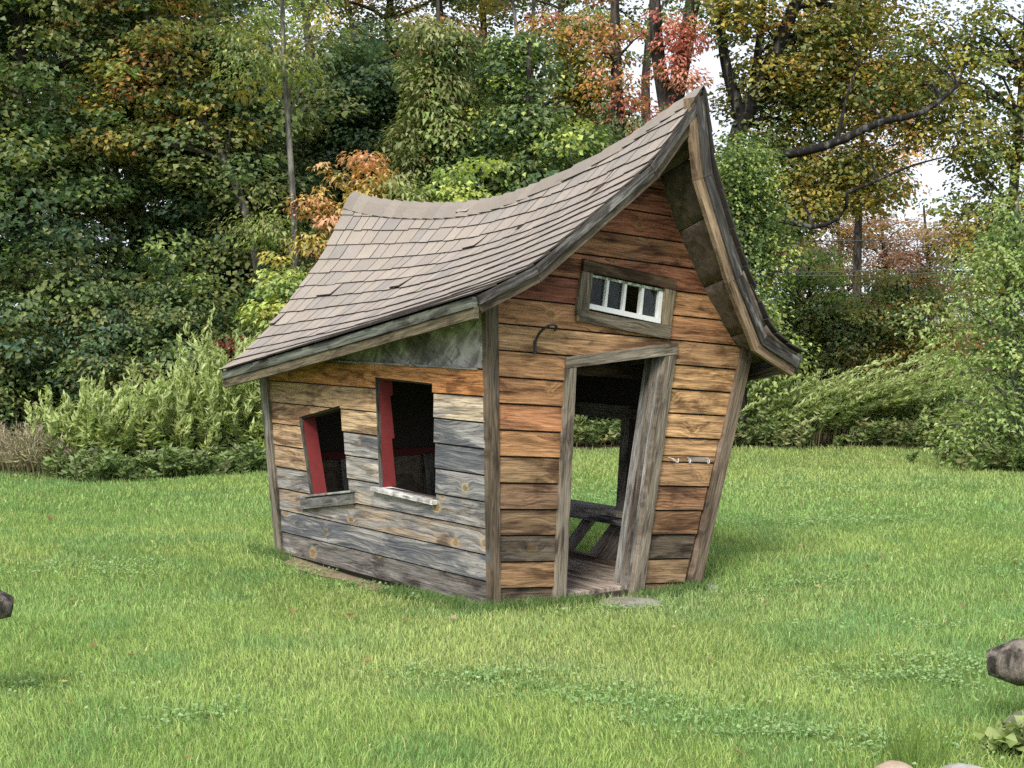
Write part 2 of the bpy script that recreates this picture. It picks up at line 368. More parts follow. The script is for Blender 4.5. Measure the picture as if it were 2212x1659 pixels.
def slab_mesh(name, polys, mapf, d0, d1, tint, wear, knot, udir=(1, 0), chamfer=0.0025, grain=None):
    Vs, Fs, bc = [], [], []; off = rng.uniform(0, 60, 3)
    ud = np.array(udir, float); ud /= np.linalg.norm(ud); vd = np.array([-ud[1], ud[0]])
    for poly in polys:
        P = np.array(poly); n = len(P)
        x, y = P[:, 0], P[:, 1]
        if np.dot(x, np.roll(y, -1)) - np.dot(y, np.roll(x, -1)) < 0: P = P[::-1]
        rings = [(P, d0), (P, d1)]
        if len(polys) == 1 and chamfer > 0:
            cen = P.mean(0); ext = np.maximum(np.abs(P - cen).max(0), 1e-3)
            rings = [(P, d0), (P, d1 - chamfer), (cen + (P - cen) * (1 - chamfer / ext), d1)]
        base = len(Vs)
        for Q, d in rings:
            for p, q in Q: Vs.append(mapf(p, q, d)); bc.append((p * ud[0] + q * ud[1] + off[0], p * vd[0] + q * vd[1] + off[1], d + off[2]))
        for k in range(len(rings) - 1):
            for j in range(n):
                j2 = (j + 1) % n; Fs.append((base + k * n + j, base + k * n + j2, base + (k + 1) * n + j2, base + (k + 1) * n + j))
        Fs.append(tuple(base + (len(rings) - 1) * n + j for j in range(n))); Fs.append(tuple(base + n - 1 - j for j in range(n)))
    return pymesh(name, Vs, Fs, bc=bc, tint=tint, wear=np.float32(wear), knot=np.float32(knot))
def board(name, poly, mapf, d0, d1, parent, tint, wear=0.5, knot=0.3, udir=(1, 0), mat=None):
    return link(name, slab_mesh(name, [poly], mapf, d0, d1, tint, wear, knot, udir), mat or WOOD, parent)
def beam(name, p0, p1, w, h, parent, tint, wear=0.5, up=UP, mat=None, knot=0.3):
    """a straight timber between two house-space points; w across, h along 'up'"""
    p0 = np.array(p0, float); p1 = np.array(p1, float); t = unit(p1 - p0); L = np.linalg.norm(p1 - p0)
    s = unit(np.cross(t, up)); n = np.cross(s, t)
    f = lambda p, q, d: p0 + t * p + n * q + s * d
    poly = [(0, -h / 2), (L, -h / 2), (L, h / 2), (0, h / 2)]
    return board(name, poly, f, -w / 2, w / 2, parent, tint, wear, knot, (1, 0), mat)
def Hb(p): return Hp(*p)

GREYW = lin(150, 138, 122, 0.62); GREYD = lin(112, 104, 96, 0.6)
K = 0.62
LEFT_LEAN, RIGHT_BASE, RIGHT_LEAN, REAR_B, REAR_LEAN = -0.026, 1.405, 0.335, 2.442, 0.18

# ---- roof surfaces: four boundary curves each, blended
def curve(pts, n=241):
    P = np.array(pts, float); d = np.r_[0, np.cumsum(np.linalg.norm(np.diff(P, axis=0), axis=1))]; d /= d[-1]
    m = np.zeros_like(P); m[1:-1] = (P[2:] - P[:-2]) / (d[2:] - d[:-2])[:, None]; m[0] = (P[1] - P[0]) / (d[1] - d[0]); m[-1] = (P[-1] - P[-2]) / (d[-1] - d[-2])
    u = np.linspace(0, 1, n); k = np.clip(np.searchsorted(d, u, side='right') - 1, 0, len(d) - 2)
    h = (d[k + 1] - d[k])[:, None]; s = ((u - d[k])[:, None]) / h
    return (2 * s**3 - 3 * s**2 + 1) * P[k] + (s**3 - 2 * s**2 + s) * h * m[k] + (-2 * s**3 + 3 * s**2) * P[k + 1] + (s**3 - s**2) * h * m[k + 1]
RIDGE = [(1.172, -.40, 2.868), (1.138, -.128, 2.753), (1.102, .132, 2.638), (1.046, .544, 2.497), (.965, 1.14, 2.355), (.908, 1.558, 2.318), (.852, 1.967, 2.332), (.803, 2.327, 2.367), (.772, 2.552, 2.402), (.748, 2.75, 2.447)]
RAKE_L = [(-.277, -.24, 1.70), (-.10, -.265, 1.778), (.066, -.29, 1.862), (.44, -.32, 2.13), (.822, -.35, 2.429), (1.0, -.375, 2.635), (1.172, -.40, 2.868)]
REAR_L = [(-.282, 2.75, 1.224), (-.116, 2.75, 1.337), (.093, 2.75, 1.523), (.307, 2.75, 1.772), (.498, 2.75, 2.014), (.595, 2.75, 2.185), (.693, 2.75, 2.353), (.748, 2.75, 2.447)]
EAVE_L = [(-.277, -.24, 1.70), (-.279, .7567, 1.5375), (-.2805, 1.7533, 1.378), (-.282, 2.75, 1.224)]
RAKE_R = [(2.08, -.30, 1.372), (1.94, -.31, 1.435), (1.80, -.32, 1.53), (1.682, -.33, 1.71), (1.584, -.34, 1.858), (1.478, -.35, 2.047), (1.372, -.36, 2.26), (1.305, -.37, 2.41), (1.255, -.38, 2.55), (1.222, -.39, 2.68), (1.172, -.40, 2.868)]
REAR_R = [(2.0, 2.75, .98), (1.7, 2.75, 1.14), (1.35, 2.75, 1.46), (1.05, 2.75, 1.84), (.86, 2.75, 2.18), (.748, 2.75, 2.447)]
EAVE_R = [(2.08, -.30, 1.372), (2.10, .4, 1.25), (2.06, 1.6, 1.10), (2.0, 2.75, .98)]
class Surf:
    """s: front 0 -> rear 1, t: eave 0 -> ridge 1"""
    def __init__(s, front, rear, eave, ridge, n=121):
        c = [curve(q, n) for q in (front, rear, eave, ridge)]; F_, B_, E_, R_ = c
        S, T = np.meshgrid(np.linspace(0, 1, n), np.linspace(0, 1, n), indexing='ij'); S = S[..., None]; T = T[..., None]
        g = (1 - S) * F_[None] + S * B_[None] + (1 - T) * E_[:, None] + T * R_[:, None]
        g -= (1 - S) * (1 - T) * F_[0] + S * (1 - T) * B_[0] + (1 - S) * T * F_[-1] + S * T * B_[-1]
        s.g, s.n = g, n
        s.len = np.linalg.norm(np.diff(g, axis=1), axis=2).sum(1)
    def at(s, u, v):
        u = np.asarray(u, float) * (s.n - 1); v = np.asarray(v, float) * (s.n - 1)
        i = np.clip(np.floor(u).astype(int), 0, s.n - 2); j = np.clip(np.floor(v).astype(int), 0, s.n - 2)
        fu = (u - i)[..., None]; fv = (v - j)[..., None]; g = s.g
        return (g[i, j] * (1 - fu) + g[i + 1, j] * fu) * (1 - fv) + (g[i, j + 1] * (1 - fu) + g[i + 1, j + 1] * fu) * fv
    def nrm(s, u, v):
        e = 0.01; du = s.at(u + e, v) - s.at(u - e, v); dv = s.at(u, v + e) - s.at(u, v - e)
        n = np.cross(du, dv); n = unit(n); return np.where(n[..., 2:3] < 0, -n, n)
    def slope_len(s, u): return np.interp(u, np.linspace(0, 1, s.n), s.len)
    def z(s, a, b):
        d = (s.g[..., 0] - a) ** 2 + (s.g[..., 1] - b) ** 2; k = np.unravel_index(np.argmin(d), d.shape); return s.g[k][2]
SL = Surf(RAKE_L, REAR_L, EAVE_L, RIDGE); SR = Surf(RAKE_R, REAR_R, EAVE_R, RIDGE)
def hpts(P): P = np.asarray(P); return P[..., 0:1] * D2 + P[..., 1:2] * D1 + P[..., 2:3] * UP

def sheet(S, s0, s1, t0, t1, ns, nt, top, thick):
    """a curved slab under surface S (offsets measured along the normal, downwards)"""
    u, v = np.meshgrid(np.linspace(s0, s1, ns), np.linspace(t0, t1, nt), indexing='ij')
    P = S.at(u, v); N = S.nrm(u, v)
    A = (P - N * top).reshape(-1, 3); B = (P - N * (top + thick)).reshape(-1, 3); m = ns * nt
    F = []
    for i in range(ns - 1):
        for j in range(nt - 1):
            q = (i * nt + j, (i + 1) * nt + j, (i + 1) * nt + j + 1, i * nt + j + 1); F.append(q); F.append(tuple(m + x for x in q[::-1]))
    rim = [i * nt for i in range(ns)] + [(ns - 1) * nt + j for j in range(1, nt)] + [i * nt + nt - 1 for i in range(ns - 2, -1, -1)] + [j for j in range(nt - 2, 0, -1)]
    for k in range(len(rim)):
        a, b = rim[k], rim[(k + 1) % len(rim)]; F.append((a, m + a, m + b, b))
    return hpts(np.concatenate([A, B])), F
Vd, Fd = sheet(SL, 0.004, 0.996, 0.004, 0.996, 25, 17, 0.004, 0.014)
roof = link('roof', pymesh('roof', Vd, Fd, True), DARK, house)
for t0, t1 in ((0.004, 0.19), (0.193, 0.40), (0.403, 0.62), (0.623, 0.82), (0.823, 0.995)):
    Vd, Fd = sheet(SR, 0.004, 0.996, t0, t1, 22, 6, 0.006, 0.016); link('roof_panel', pymesh('roof_panel', Vd, Fd, True), OSB_BROWN, roof)

# ---- shingles
SHC = [lin(196, 183, 170, .54), lin(193, 181, 168, .54), lin(187, 176, 165, .54), lin(200, 187, 173, .54), lin(192, 180, 171, .54), lin(183, 174, 166, .54)]
def tab_mesh(S, s0, s1, d0, d1, lift0, lift1, tint, nt=4, thick=0.0095):
    """one shingle tab; d0 (butt) and d1 (head) are distances up the slope from the eave"""
    V, nt = [], nt
    for layer in (0, 1):
        for k in range(nt):
            f = k / (nt - 1)
            for s in (s0, s1):
                L = float(S.slope_len(min(max(s, 0), 1))); t = (d0 + (d1 - d0) * f) / L
                p = S.at(s, t) + S.nrm(s, t) * (lift0 + (lift1 - lift0) * f - (thick if layer else 0)); V.append(p)
    m = 2 * nt; F = []
    for k in range(nt - 1):
        a = 2 * k; F.append((a, a + 1, a + 3, a + 2)); F.append((m + a + 2, m + a + 3, m + a + 1, m + a)); F.append((a + 2, m + a + 2, m + a, a)); F.append((a + 1, m + a + 1, m + a + 3, a + 3))
    F.append((0, m, m + 1, 1)); F.append((m - 2, m - 1, 2 * m - 1, 2 * m - 2))
    return hpts(np.array(V)), F
def shingle_slope(S, keep):
    e, Lb, items = 0.122, 3.0, []
    kmax = int(S.len.max() / e) + 1
    for k in range(kmax):
        x = -0.012 - rng.uniform(0, 0.1)
        while x < Lb + 0.012:
            w = rng.choice([0.085, 0.105, 0.125, 0.15, 0.17], p=[.15, .25, .25, .2, .15]) * rng.uniform(.93, 1.07)
            s0, s1 = max(x, -0.014) / Lb, min(x + w - 0.0065, Lb + 0.014) / Lb; x += w
            if s1 - s0 < 0.008: continue
            L = min(float(S.slope_len(np.clip(s0, 0, 1))), float(S.slope_len(np.clip(s1, 0, 1))))
            d0 = k * e - 0.02 + rng.uniform(-.003, .003) + (-.007 if rng.random() < .4 else 0); d1 = min((k + 1) * e + 0.012, L)
            if d1 - d0 < 0.03: continue
            c = np.array(SHC[rng.integers(len(SHC))]) * rng.uniform(.94, 1.05)
            if rng.random() < .10: c = c * np.array([.95, .96, .98])
            lift = 0.0205 + rng.uniform(0, .003) + (0.012 if rng.random() < .012 else 0)
            V, F = tab_mesh(S, s0, s1, d0, d1, lift, 0.010, c)
            items.append((V, F, c))
    if keep == 0: big = set()
    else:
        eye = np.array([0, 0, CAM_H]) - HC
        def seen(V):
            q = V[:8] - eye; uv = q[:, [0, 2]] / q[:, 1:2]; P = uv[[0, 1, 7, 6]]; return area(P)
        order = sorted(range(len(items)), key=lambda i: -seen(items[i][0])); big = set(order[:keep])
    rest = [[], [], []]
    for i, (V, F, c) in enumerate(items):
        if i in big:
            me = pymesh('shingle', V, F, tint=c); me.materials.append(SHINGLE); me.materials.append(SHEDGE)
            me.polygons.foreach_set('material_index', [0 if k < 12 and k % 4 == 0 else 1 for k in range(len(F))]); link('shingle', me, None, roof)
        else:
            n0 = len(rest[0]); rest[0] += list(V); rest[1] += [tuple(n0 + x for x in f) for f in F]; rest[2] += [c] * len(V)
    if rest[0]:
        me = pymesh('shingles', rest[0], rest[1], tint=np.array(rest[2])); me.materials.append(SHINGLE); me.materials.append(SHEDGE)
        me.polygons.foreach_set('material_index', [0 if k % 14 < 12 and k % 14 % 4 == 0 else 1 for k in range(len(rest[1]))]); o = link('shingles', me, None, roof); tag(o, kind='stuff')
shingle_slope(SL, 290); shingle_slope(SR, 0)
# ridge caps: folded over both slopes
x, Lr = -0.016, 3.24
while x < Lr:
    big_cap = 0.14 < x / Lr < 0.40
    w = rng.uniform(.10, .125) if not big_cap else rng.uniform(.24, .3)
    s0, s1 = x / Lr, min(x + w + 0.02, Lr + .02) / Lr; x += w
    V = []
    for layer in (0, 1):
        for s, lf in ((s0, 0.017), (s1, 0.031)):
            p = SL.at(s, 1.0); nl = SL.nrm(min(max(s, .01), .99), .97); nr = SR.nrm(min(max(s, .01), .99), .97)
            wl_ = 0.125 / float(SL.slope_len(np.clip(s, 0, 1))); wr_ = 0.10 / float(SR.slope_len(np.clip(s, 0, 1)))
            th = 0.006 if layer else 0
            pl = SL.at(s, 1 - wl_) + nl * (lf - th); pm1 = SL.at(s, 1 - wl_ * .2) + nl * (lf - th) ; pk = p + unit(nl + nr) * (lf - th + .004); pm2 = SR.at(s, 1 - wr_ * .2) + nr * (lf - th); pr = SR.at(s, 1 - wr_) + nr * (lf - th)
            V += [pl, pm1, pk, pm2, pr]
    F = []
    for k in range(4):
        F += [(k, k + 1, 6 + k, 5 + k), (15 + k, 16 + k, 11 + k, 10 + k), (k + 1, k, 10 + k, 11 + k), (5 + k, 6 + k, 16 + k, 15 + k)]
    F += [(0, 5, 15, 10), (9, 4, 14, 19)]
    c = np.array(SHC[rng.integers(3)]) * rng.uniform(.72, .86)
    me = pymesh('ridge_cap', hpts(np.array(V)), F, tint=c); me.materials.append(SHINGLE); me.materials.append(SHEDGE); me.polygons.foreach_set('material_index', [0 if k < 16 and k % 4 == 0 else 1 for k in range(len(F))]); link('ridge_cap', me, None, roof)

# ---- rake and eave boards
def rake_boards(pts, inward, rows, names):
    """pts: corner points (a,b,z) of the board run; rows: (d0, d1, front, thick); inward: 2-D side the boards hang to"""
    P = np.array(pts, float); A = P[:, [0, 2]]
    T = unit(np.diff(A, axis=0)); N = np.stack([-T[:, 1], T[:, 0]], -1) * inward
    M = np.vstack([N[:1], unit(N[:-1] + N[1:]), N[-1:]])
    for i in range(1, len(A) - 1): M[i] /= max(np.dot(M[i], N[i]), .4)
    for (d0, d1, fr, th, tint, wear) in rows:
        for i in range(len(A) - 1):
            V = []
            for j in (i, i + 1):
                shrink = (0.0015 if j == i else -0.0015) * T[i]
                for d, bb in ((d0, -fr), (d1, -fr), (d1, -fr + th), (d0, -fr + th)):
                    q = A[j] + M[j] * d + shrink; V.append((q[0], P[j, 1] + bb, q[1]))
            V = np.array(V); F = [(0, 1, 5, 4), (1, 2, 6, 5), (2, 3, 7, 6), (3, 0, 4, 7), (3, 2, 1, 0), (4, 5, 6, 7)]
            L = np.linalg.norm(V[4] - V[0]); o = rng.uniform(0, 50, 3)
            bc = np.array([(0, d0, 0), (0, d1, 0), (0, d1, th), (0, d0, th), (L, d0, 0), (L, d1, 0), (L, d1, th), (L, d0, th)]) + o
            t = np.array(tint) * rng.uniform(.8, 1.12)
            link(names, pymesh(names, hpts(V), F, bc=bc, tint=t, wear=np.float32(wear), knot=np.float32(.15)), WOOD, roof)
RK = lin(146, 128, 108, .56); RKD = lin(112, 106, 102, .54)
left_pts = [(-.268, -.238, 1.696), (.072, -.288, 1.858), (.822, -.348, 2.424), (1.118, -.392, 2.79)]
rake_boards(left_pts, -1, [(0.0, .046, .016, .03, RKD, .62), (.043, .096, -.004, .03, RK, .6)], 'rake_board')
right_pts = [(1.178, -.40, 2.835), (1.268, -.378, 2.40), (1.545, -.345, 1.84), (1.765, -.322, 1.485), (2.07, -.30, 1.345)]
rake_boards(right_pts, -1, [(.012, .072, .019, .032, lin(100, 95, 90, .55), .62), (.068, .128, .002, .032, lin(172, 146, 118, .62), .45)], 'rake_board')
# left eave: a projecting upper board over a set-back fascia
def eave_run(S, names, sgn, rows, n=6):
    for (z0, z1, out, th, tint, wear) in rows:
        V, bc = [], []; o = rng.uniform(0, 50, 3)
        for k in range(n):
            s = k / (n - 1); p = S.at(s, 0.0)
            for zz, aa in ((z0, out), (z1, out), (z1, out - th), (z0, out - th)):
                V.append((p[0] + sgn * aa, p[1] - 0.012 * (1 if k == 0 else 0) * 0, p[2] - zz)); bc.append((s * 3.0, zz, aa))
        F = []
        for k in range(n - 1):
            for j in range(4):
                a, b = 4 * k + j, 4 * k + (j + 1) % 4; F.append((a, b, b + 4, a + 4))
        F += [(3, 2, 1, 0), tuple(4 * (n - 1) + j for j in range(4))]
        link(names, pymesh(names, hpts(np.array(V)), F, bc=np.array(bc) + o, tint=tint, wear=np.float32(wear), knot=np.float32(.1)), WOOD, roof)
eave_run(SL, 'fascia_board', -1, [(.006, .060, .012, .03, lin(120, 122, 110, .55), .5), (.057, .118, .002, .03, lin(124, 112, 88, .58), .45)])
eave_run(SR, 'fascia_board', 1, [(.012, .062, .01, .03, lin(110, 104, 98, .55), .6), (.059, .11, -.008, .03, lin(110, 100, 86, .55), .5)])
# rafters, seen in the dark through the door
for s in (0.14, 0.36, 0.58, 0.8):
    for S in (SL, SR):
        for t0, t1 in ((.06, .5), (.5, .97)):
            p0 = S.at(s, t0) - S.nrm(s, t0) * .055; p1 = S.at(s, t1) - S.nrm(s, t1) * .055
            beam('rafter', Hb(p0), Hb(p1), .04, .065, roof, lin(96, 80, 62, .5), .3)
    z = 1.35; beam('cross_tie', Hp(-0.0, .1 + s * 2.55, z), Hp(1.75, .1 + s * 2.55, z - .14), .04, .075, house, lin(110, 92, 70, .55), .3)

# ---- front wall: planks tilted a little to the right
fmap = lambda p, q, d: Hp(p, -d, q)                       # d is outwards
top_l = [(a, SL.z(a, 0.0) - 0.03) for a in np.linspace(0.004, 1.08, 9)]
top_r = [(a, SR.z(a, 0.0) - 0.035) for a in np.linspace(1.16, 1.90, 10)]
def half_polys(y0, y1, pad=0.0):
    """front wall between plank lines y0 and y1 as convex pieces"""
    out = []
    xs = [p[0] for p in top_l] + [p[0] for p in top_r]; zs = [p[1] for p in top_l] + [p[1] for p in top_r]
    for k in range(len(xs) - 1):
        q = [(xs[k], -0.12), (xs[k + 1], -0.12), (xs[k + 1], zs[k + 1]), (xs[k], zs[k])]
        q = clip(q, (0, y0), (2, y0 - .16)); q = clip(q, (2, y1 - .16), (0, y1)) if len(q) > 2 else []
        q = clip(q, (1.405, 0), (1.905, 1.5)) if len(q) > 2 else []
        if area(q) > 1e-5: out.append(q)
    return out
def merge_row(polys):
    """hull of one row (rows are convex enough away from the gable)"""
    P = np.unique(np.round(np.concatenate([np.array(q) for q in polys]), 5), axis=0)
    pts = sorted(map(tuple, P)); 
    def half(ps):
        h = []
        for p in ps:
            while len(h) > 1 and (h[-1][0] - h[-2][0]) * (p[1] - h[-2][1]) - (h[-1][1] - h[-2][1]) * (p[0] - h[-2][0]) <= 1e-9: h.pop()
            h.append(p)
        return h
    a = half(pts); b = half(pts[::-1]); return a[:-1] + b[:-1]
DOOR_T = [(0.525, 1.335), (1.272, 1.400), (1.020, -0.2), (0.442, -0.2)]
DOOR_IN = [(0.563, 1.306), (1.228, 1.36), (0.945, -0.2), (0.477, -0.2)]
GW = [(0.66, 1.85), (1.23, 1.765), (1.205, 1.535), (0.632, 1.63)]
FT = [  # tint of each row: (left piece, right piece)
    ((128, 104, 80), (150, 112, 74)), ((158, 114, 70), (152, 116, 76)), ((112, 94, 76), (104, 86, 68)), ((142, 106, 70), (152, 104, 62)),
    ((152, 110, 76), (158, 106, 64)), ((156, 116, 72), (176, 126, 76)), ((192, 128, 68), (196, 140, 80)), ((200, 124, 66), (210, 152, 88)),
    ((186, 124, 66), (206, 150, 84)), ((192, 130, 72), (208, 150, 84)), ((196, 132, 72), (196, 140, 84)), ((184, 120, 66), (206, 150, 88)),
    ((150, 78, 50), (208, 142, 78)), ((172, 102, 60), (172, 102, 60)), ((166, 104, 60), (166, 104, 60)), ((176, 96, 56), (176, 96, 56)),
    ((166, 90, 54), (166, 90, 54)), ((160, 88, 54), (160, 88, 54)), ((150, 84, 50), (150, 84, 50)), ((140, 80, 50), (140, 80, 50))]
FWEAR = [.5, .42, .5, .42, .40, .45, .34, .28, .34, .32, .36, .42, .28, .4, .58, .32, .3, .35, .3, .3]
full = [q for q in half_polys(-0.3, 5.0)]
bk = cut_opening([[q] for q in full], *DOOR_IN); bk = cut_opening(bk, *GW)
front_wall = link('front_wall', slab_mesh('front_wall', [q for pl in bk for q in pl], fmap, -0.05, -0.004, lin(70, 58, 46, .5), .3, .1), DARK, house)
lines = [-0.11] + [0.105 + .1452 * k for k in range(20)]
for r in range(len(lines) - 1):
    ps = half_polys(lines[r] + .0045, lines[r + 1] - .0045)
    if not ps: continue
    row = merge_row(ps) if len(ps) > 1 else ps[0]
    if area(row) < 2e-3: continue
    pl = cut_opening([[row]], *DOOR_T); pl = cut_opening(pl, *GW)
    for polys in pl:
        cx = np.mean([np.mean(np.array(q)[:, 0]) for q in polys]); tl_, tr_ = FT[min(r, len(FT) - 1)]
        right = cx > (0.75 if r < 11 else 0.95)
        c = np.array(lin(*(tr_ if right else tl_), K * 1.25)); c = (c * .76 + c.mean() * .24) * np.array([.98, 1.02, 1.0]); pieces = [polys]
        if right and r == 6 and len(polys) == 1:      # a narrow strip split off the foot of this board, carrying the hooks
            y = lines[6] + .037; pieces = [[clip(polys[0], (0, y + .002), (2, y + .002 - .16))], [clip(polys[0], (2, y - .002 - .16), (0, y - .002))]]
        for k, pp in enumerate(pieces):
            fm_t = lambda p, q, d, m=(lines[r] + lines[r + 1]) / 2: fmap(p, q, d + (m - .08 * p - q) * (.07 if d > 0 else 0))
            link('plank', slab_mesh('plank', pp, fm_t, -.006, .017 + rng.uniform(-.003, .003), c * (0.75 if k else 1) * rng.uniform(.95, 1.05), FWEAR[min(r, 19)] + (.25 if k else 0), rng.uniform(.45, .95), (1, -.08)), WOOD, front_wall)
# corner posts
board('corner_post', [(-.024, -.1), (.046, -.1), (.030, 1.70), (-.058, 1.70)], fmap, -.012, .026, house, lin(124, 108, 90, .56), .5, .15, (0, 1))
board('corner_post', [(1.398, -.12), (1.486, -.12), (1.972, 1.478), (1.896, 1.525)], fmap, -.03, .045, house, lin(140, 122, 104, .58), .55, .15, (.32, 1))
# door frame
door = board('door_frame', [(.488, 1.362), (1.326, 1.436), (1.327, 1.368), (.492, 1.299)], fmap, .0, .040, house, GREYW, .5, .1, (1, .09))
board('casing_board', [(.486, 1.299), (.563, 1.3055), (.484, -.08), (.402, -.08)], fmap, .0, .037, door, GREYW, .5, .35, (.06, 1))
board('casing_board', [(1.228, 1.3585), (1.313, 1.366), (1.053, -.09), (.970, -.09)], fmap, .0, .037, door, GREYW, .5, .25, (.19, 1))
jm = lambda p, q, d: Hp(1.226 - .183 * (1.36 - q) + d, p, q)
board('jamb_board', [(.0, -.05), (.0, 1.36), (.135, 1.365), (.135, -.05)], jm, -.006, .03, door, lin(158, 154, 148, .6), .5, .1, (0, 1))
board('door_stop', [(.012, .02), (.012, 1.345), (.045, 1.345), (.045, .02)], jm, -.03, -.005, door, lin(140, 130, 118, .6), .5, .1, (0, 1))
jl = lambda p, q, d: Hp(.565 - .058 * (1.30 - q) - d, p, q)
board('jamb_board', [(.0, -.05), (.0, 1.30), (.13, 1.31), (.13, -.05)], jl, -.0, .03, door, GREYD, .5, .1, (0, 1))
# gable window
gw = board('gable_window', [(.613, 1.917), (1.31, 1.811), (1.307, 1.7445), (.603, 1.848)], fmap, .0, .043, house, lin(116, 92, 70, .55), .45, .25, (1, -.15))
board('trim_board', [(.562, 1.630), (1.271, 1.5315), (1.259, 1.454), (.559, 1.565)], fmap, .0, .043, gw, lin(138, 126, 108, .56), .5, .3, (1, -.15))
board('trim_board', [(.603, 1.847), (.680, 1.836), (.650, 1.6185), (.562, 1.6305)], fmap, .0, .038, gw, lin(146, 132, 114, .58), .5, .2, (.1, 1))
board('trim_board', [(1.222, 1.757), (1.307, 1.7435), (1.271, 1.532), (1.196, 1.542)], fmap, .0, .038, gw, lin(160, 144, 118, .6), .45, .2, (.15, 1))
Q = np.array([(.676, 1.832), (1.225, 1.748), (1.200, 1.542), (.646, 1.634)])
def qb(p, q):      # p 0..1 left to right, q 0..1 bottom to top
    return tuple((Q[3] * (1 - p) + Q[2] * p) * (1 - q) + (Q[0] * (1 - p) + Q[1] * p) * q)
def sash(p0, p1, q0, q1, d0, d1, moss):
    o = board('sash_bar', [qb(p0, q0), qb(p1, q0), qb(p1, q1), qb(p0, q1)], fmap, d0, d1, gw, (.8, .8, .8), moss, 0, (1, 0), WHITE); return o
sash(0, 1, 0.02, .165, -.012, .026, 0.0); sash(0, 1, .93, 1.0, -.012, .020, 1.0); sash(0, .024, .165, .93, -.012, .022, .15); sash(.945, 1.0, .165, .93, -.012, .022, .1)
for p in (.243, .482, .722): sash(p - .017, p + .017, .165, .93, -.010, .019, .15)
for k, (p0, p1) in enumerate(((.024, .226), (.260, .465), (.499, .705), (.739, .945))):
    if k == 2: continue                                     # this pane is out
    board('pane', [qb(p0, .165), qb(p1, .165), qb(p1, .93), qb(p0, .93)], fmap, -.004, .0, gw, (.5, .5, .5), 0, 0, (1, 0), GLASS)
# hooks
def wire(name, pts, r, parent, mat, sides=6):
    P = np.array([Hp(a, b, z) for a, b, z in pts]); P = curve(P, 22); V, F = tube([(P, np.full(len(P), r))], sides)
    return link(name, quads(name, V, F, None, True), mat, parent)
wire('plant_hook', [(.275, -.03, 1.40), (.278, -.032, 1.46), (.287, -.07, 1.512), (.318, -.12, 1.545), (.352, -.12, 1.538), (.376, -.08, 1.520), (.398, -.05, 1.514), (.418, -.022, 1.516)], .0075, house, IRON)
board('hook_plate', [(.266, 1.385), (.286, 1.385), (.288, 1.455), (.268, 1.455)], fmap, .012, .026, house, (.02, .02, .02), 0, 0, (0, 1), IRON)
for a, s in ((1.292, 1), (1.408, -.6), (1.560, -.7)):
    z = .862 - .08 * a - .015
    wire('coat_hook', [(a - .022 * s, -.018, z + .012), (a - .012 * s, -.050, z + .004), (a, -.06, z - .012), (a + .014 * s, -.062, z - .016), (a + .022 * s, -.058, z + .006)], .0040, house, STEEL)

# ---- left side wall
smap = lambda p, q, d: Hp(LEFT_LEAN * q - d, -p, q)        # p = -b so that p runs to the right in view
def side_top(b): return SL.z(-0.03, b) - 0.03
bs = np.linspace(0.003, 2.62, 12)
def side_polys(y0, y1):
    out = []
    for k in range(len(bs) - 1):
        b0, b1 = bs[k], bs[k + 1]
        q = [(-b1, -.1), (-b0, -.1), (-b0, side_top(b0)), (-b1, side_top(b1))]
        q = clip(q, (-3, y0), (0, y0)); q = clip(q, (0, y1), (-3, y1)) if len(q) > 2 else []
        q = clip(q, (-2.41 - .18 * 2, 2.0), (-2.41, 0)) if len(q) > 2 else []
        if area(q) > 1e-5: out.append(q)
    return out
def flip(pts): return [(-p, q) for p, q in pts]
WIN1 = flip([(2.13, .93), (1.586, 1.033), (1.499, .50), (2.003, .425)]); WIN2 = flip([(1.144, 1.224), (.516, 1.21), (.509, .55), (1.131, .558)])
full = [q for q in side_polys(-.02, 5)]
bk = cut_opening([[q] for q in full], *WIN1); bk = cut_opening(bk, *WIN2)
side_wall = link('side_wall', slab_mesh('side_wall', [q for pl in bk for q in pl], smap, -.045, -.004, lin(70, 58, 46, .5), .3, .1), DARK, house)
SROW = [[(112, 106, 100)], [(132, 120, 110)], [(158, 138, 116)], [(150, 138, 122)], [(170, 142, 112), (166, 156, 140), (130, 128, 124)], [(184, 152, 118), (162, 154, 144), (122, 121, 122)],
        [(190, 152, 114), (196, 168, 130), (152, 150, 146)], [(188, 154, 116), (196, 178, 152)], [(200, 138, 86), (200, 138, 86)]]
SWEAR = [[.66], [1.10], [.78], [.86], [.5, .74, 1.0], [.38, .8, 1.14], [.34, .45, 1.04], [.42, .62], [.32, .32]]
slines = [-.004, .141, .288, .433, .579, .724, .870, 1.012, 1.156, 1.304]
for r in range(9):
    ps = side_polys(slines[r] + .0045, slines[r + 1] - .0045); row = merge_row(ps)
    pl = cut_opening([[row]], *WIN1); pl = cut_opening(pl, *WIN2)
    pl.sort(key=lambda polys: np.mean([np.mean(np.array(q)[:, 0]) for q in polys]))
    for k, polys in enumerate(pl):
        c = np.array(lin(*SROW[r][min(k, len(SROW[r]) - 1)], K * 1.3)); w = SWEAR[r][min(k, len(SWEAR[r]) - 1)]
        sm_t = lambda p, q, d, m=(slines[r] + slines[r + 1]) / 2: smap(p, q, d + (m - q) * (.06 if d > 0 else 0))
        link('plank', slab_mesh('plank', polys, sm_t, -.006, .017 + rng.uniform(-.003, .003), c, w, .9 if r < 6 else .7, (1, 0)), WOOD, side_wall)
ps = side_polys(1.309, 5.0); o = link('strand_board', slab_mesh('strand_board', ps, smap, -.004, .006, (.5, .5, .5), 0, 0), OSB, side_wall)
beam('drip_strip', Hp(-.052, .06, 1.307), Hp(-.052, 1.95, 1.309), .014, .012, side_wall, lin(190, 186, 178, .6), .3)
